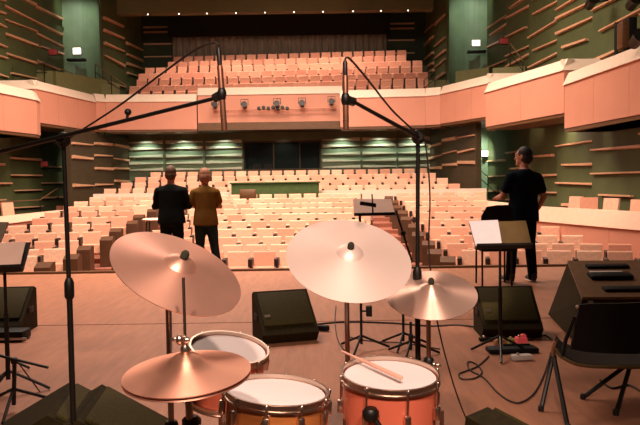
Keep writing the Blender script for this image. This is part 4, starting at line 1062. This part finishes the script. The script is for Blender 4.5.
pedal(521, 345.5, (.09, .07, .07), LED_R, 'bright red pedal behind the pedal board', LED_R)
pedal(521.5, 360, (.16, .07, .04), PED_W, 'pale pedal on the floor in front of the pedal board')
pedal(487, 341, (.14, .05, .03), BLACKP, 'black pedal with pale edge left of the pedal board')
def cable(pts, label, r=.006, z=.007):
    o = MB().spline([atz(a, b_, z) for a, b_ in pts], r, 6, 8).build('stage_cable', CABLE); return tag(o, label, 'cable')
cable([(489, 356), (478, 366), (466, 371), (459, 374), (462, 379), (475, 378), (482, 372), (476, 364), (468, 362), (470, 370), (484, 378), (497, 392), (510, 401), (522, 402), (535, 392), (545, 372), (551, 352)], 'looping black cable from pedals across the floor at right')
cable([(310, 325), (345, 322), (390, 323), (430, 326), (455, 325), (476, 327)], 'black cable running straight between the two rear wedges', .009)
cable([(336, 306), (335, 322), (338, 340), (346, 352)], 'thin cable hanging loop left of the ride stand', .005)
cable([(345, 336), (370, 341), (402, 343), (440, 349)], 'thin black cable behind the floor tom', .005)
cable([(530, 340), (545, 335), (556, 344)], 'short cable between right wedge and sloped case', .006)
cable([(600, 380), (612, 388), (628, 385), (642, 392)], 'black cable under the right chair', .007)
p = atz(323, 331, 0)
e = empty('cable_plug', (p.x, p.y, 0), 'black plug box on the floor right of the middle wedge', 'plug')
MB().box((p.x, p.y, .03), (.12, .05, .05), Matrix.Rotation(R(-20), 3, 'Z'), .01).build('plug_body', BLACKP, e); MB().tube([(p.x - .05, p.y + .02, .03), (p.x - .14, p.y + .06, .05)], .012, 8).build('plug_lead', BLACKM, e)
# foot block at right under the chair
p = atz(590, 399, 0)

# ------------------------------------------------------------------ lights
def area(loc, target, size, power, col, sy=None):
    l = bpy.data.lights.new('light', 'AREA'); l.energy = power; l.color = col; l.size = size
    if sy: l.shape = 'RECTANGLE'; l.size_y = sy
    o = bpy.data.objects.new('light', l); COL.objects.link(o); o.location = loc
    o.rotation_euler = (Vector(target) - Vector(loc)).to_track_quat('-Z', 'Y').to_euler(); return o
def spot(loc, target, power, col, ang=60, blend=.6, r=.1):
    l = bpy.data.lights.new('light', 'SPOT'); l.energy = power; l.color = col; l.spot_size = R(ang); l.spot_blend = blend; l.shadow_soft_size = r
    o = bpy.data.objects.new('light', l); COL.objects.link(o); o.location = loc
    o.rotation_euler = (Vector(target) - Vector(loc)).to_track_quat('-Z', 'Y').to_euler(); return o
WARM = (1.0, .76, .60); COOL = (.86, 1.0, .84); PINK = (1.0, .74, .62)
# house lights over the stalls, with unseen washes added to lift the upper walls
area((-1.7, 9.0, 9.8), (-1.7, 19.5, .2), 9, 540, WARM, 1.5).data.spread = R(95)
area((-1.7, 17.5, 10.8), (-1.7, 18.5, 0), 8, 560, WARM, 4).data.spread = R(140)
for sx, ty in ((-1, 24), (1, 22)):
    area((-1.7 + sx * 4.5, 19.5, 10.6), (-1.7 + sx * 9.9, ty, 6.4), 3, 190, WARM, 6).data.spread = R(110)
area((-1.7, 22.5, 10.8), (-1.7, 23.0, 0), 7, 900, WARM, 3).data.spread = R(125)
# balcony seats
b_ = area((-1.8, 32.2, 10.7), (-1.8, 32.6, 5), 11, 330, WARM, .6); b_.data.spread = R(95)
# front-of-house wash onto the centre of the balcony front
spot((-1.7, 13.0, 9.6), (-1.9, 30, 4.6), 1500, WARM, 40, .9, .8)
# stage wash
w_ = area((-2.8, 10.2, 8.0), (-2.6, 9.4, 0), 4, 245, PINK, 2); w_.data.spread = R(105)
# drum key from high behind the drummer, narrow unseen spots added to brighten the stand pages
spot((1.3, -2.2, 5.2), (-.05, 2.6, .85), 850, PINK, 29, .9, .2); spot((-.6, -2.2, 5.2), (-.05, 2.6, .85), 950, PINK, 29, .9, .2)
spot((1.6, -1.5, 5.4), (1.36, 5.48, .97), 2200, PINK, 5.2, .7, .1)
spot((-3.4, -2.2, 5.2), (-2.22, 4.66, .9), 900, PINK, 7, .8, .1)
# under-balcony downlights
for x in (-8.2, -6.4, -4.5, -1.7, 1.05, 2.85, 4.5):
    spot((x, 32.7, 3.62), (x, 33.3, 1.9), 78 if abs(x + 1.7) > 1 else 25, COOL if abs(x + 1.7) > 1 else WARM, 110, .8, .06)
area((-1.7, 29.9, 3.55), (-1.7, 29.6, 0), 12, 120, WARM, .8)
# unseen strip lights added under the side boxes to brighten the lower slats
for xx, y0, y1, zz in ((7.3, 19.6, 23.8, 3.0), (7.5, 12.5, 18.6, 2.55), (-10.9, 19.0, 23.8, 3.0)):
    area((xx, (y0 + y1) / 2, zz), (xx + (.25 if xx > 0 else -.25), (y0 + y1) / 2, 0), .3, 55, WARM, y1 - y0)
spot((-10.5, 29.4, 10.4), (-10.5, 31.4, 8.2), 330, COOL, 60, .95); spot((6.8, 29.4, 10.4), (6.75, 31.4, 8.2), 330, COOL, 60, .95)
spot((6.7, 29.9, 3.5), (6.7, 31.3, 1.9), 420, COOL, 100, .8); spot((-10.3, 29.9, 3.5), (-10.3, 31.3, 1.8), 60, COOL, 100, .8)
wd = bpy.data.worlds.new('world'); S.world = wd; wd.use_nodes = True
wd.node_tree.nodes['Background'].inputs[0].default_value = (1, .78, .58, 1); wd.node_tree.nodes['Background'].inputs[1].default_value = .03
S.view_settings.view_transform = 'Standard'; S.view_settings.look = 'None'; S.view_settings.exposure = .55; S.view_settings.gamma = 1
S.cycles.use_denoising = True
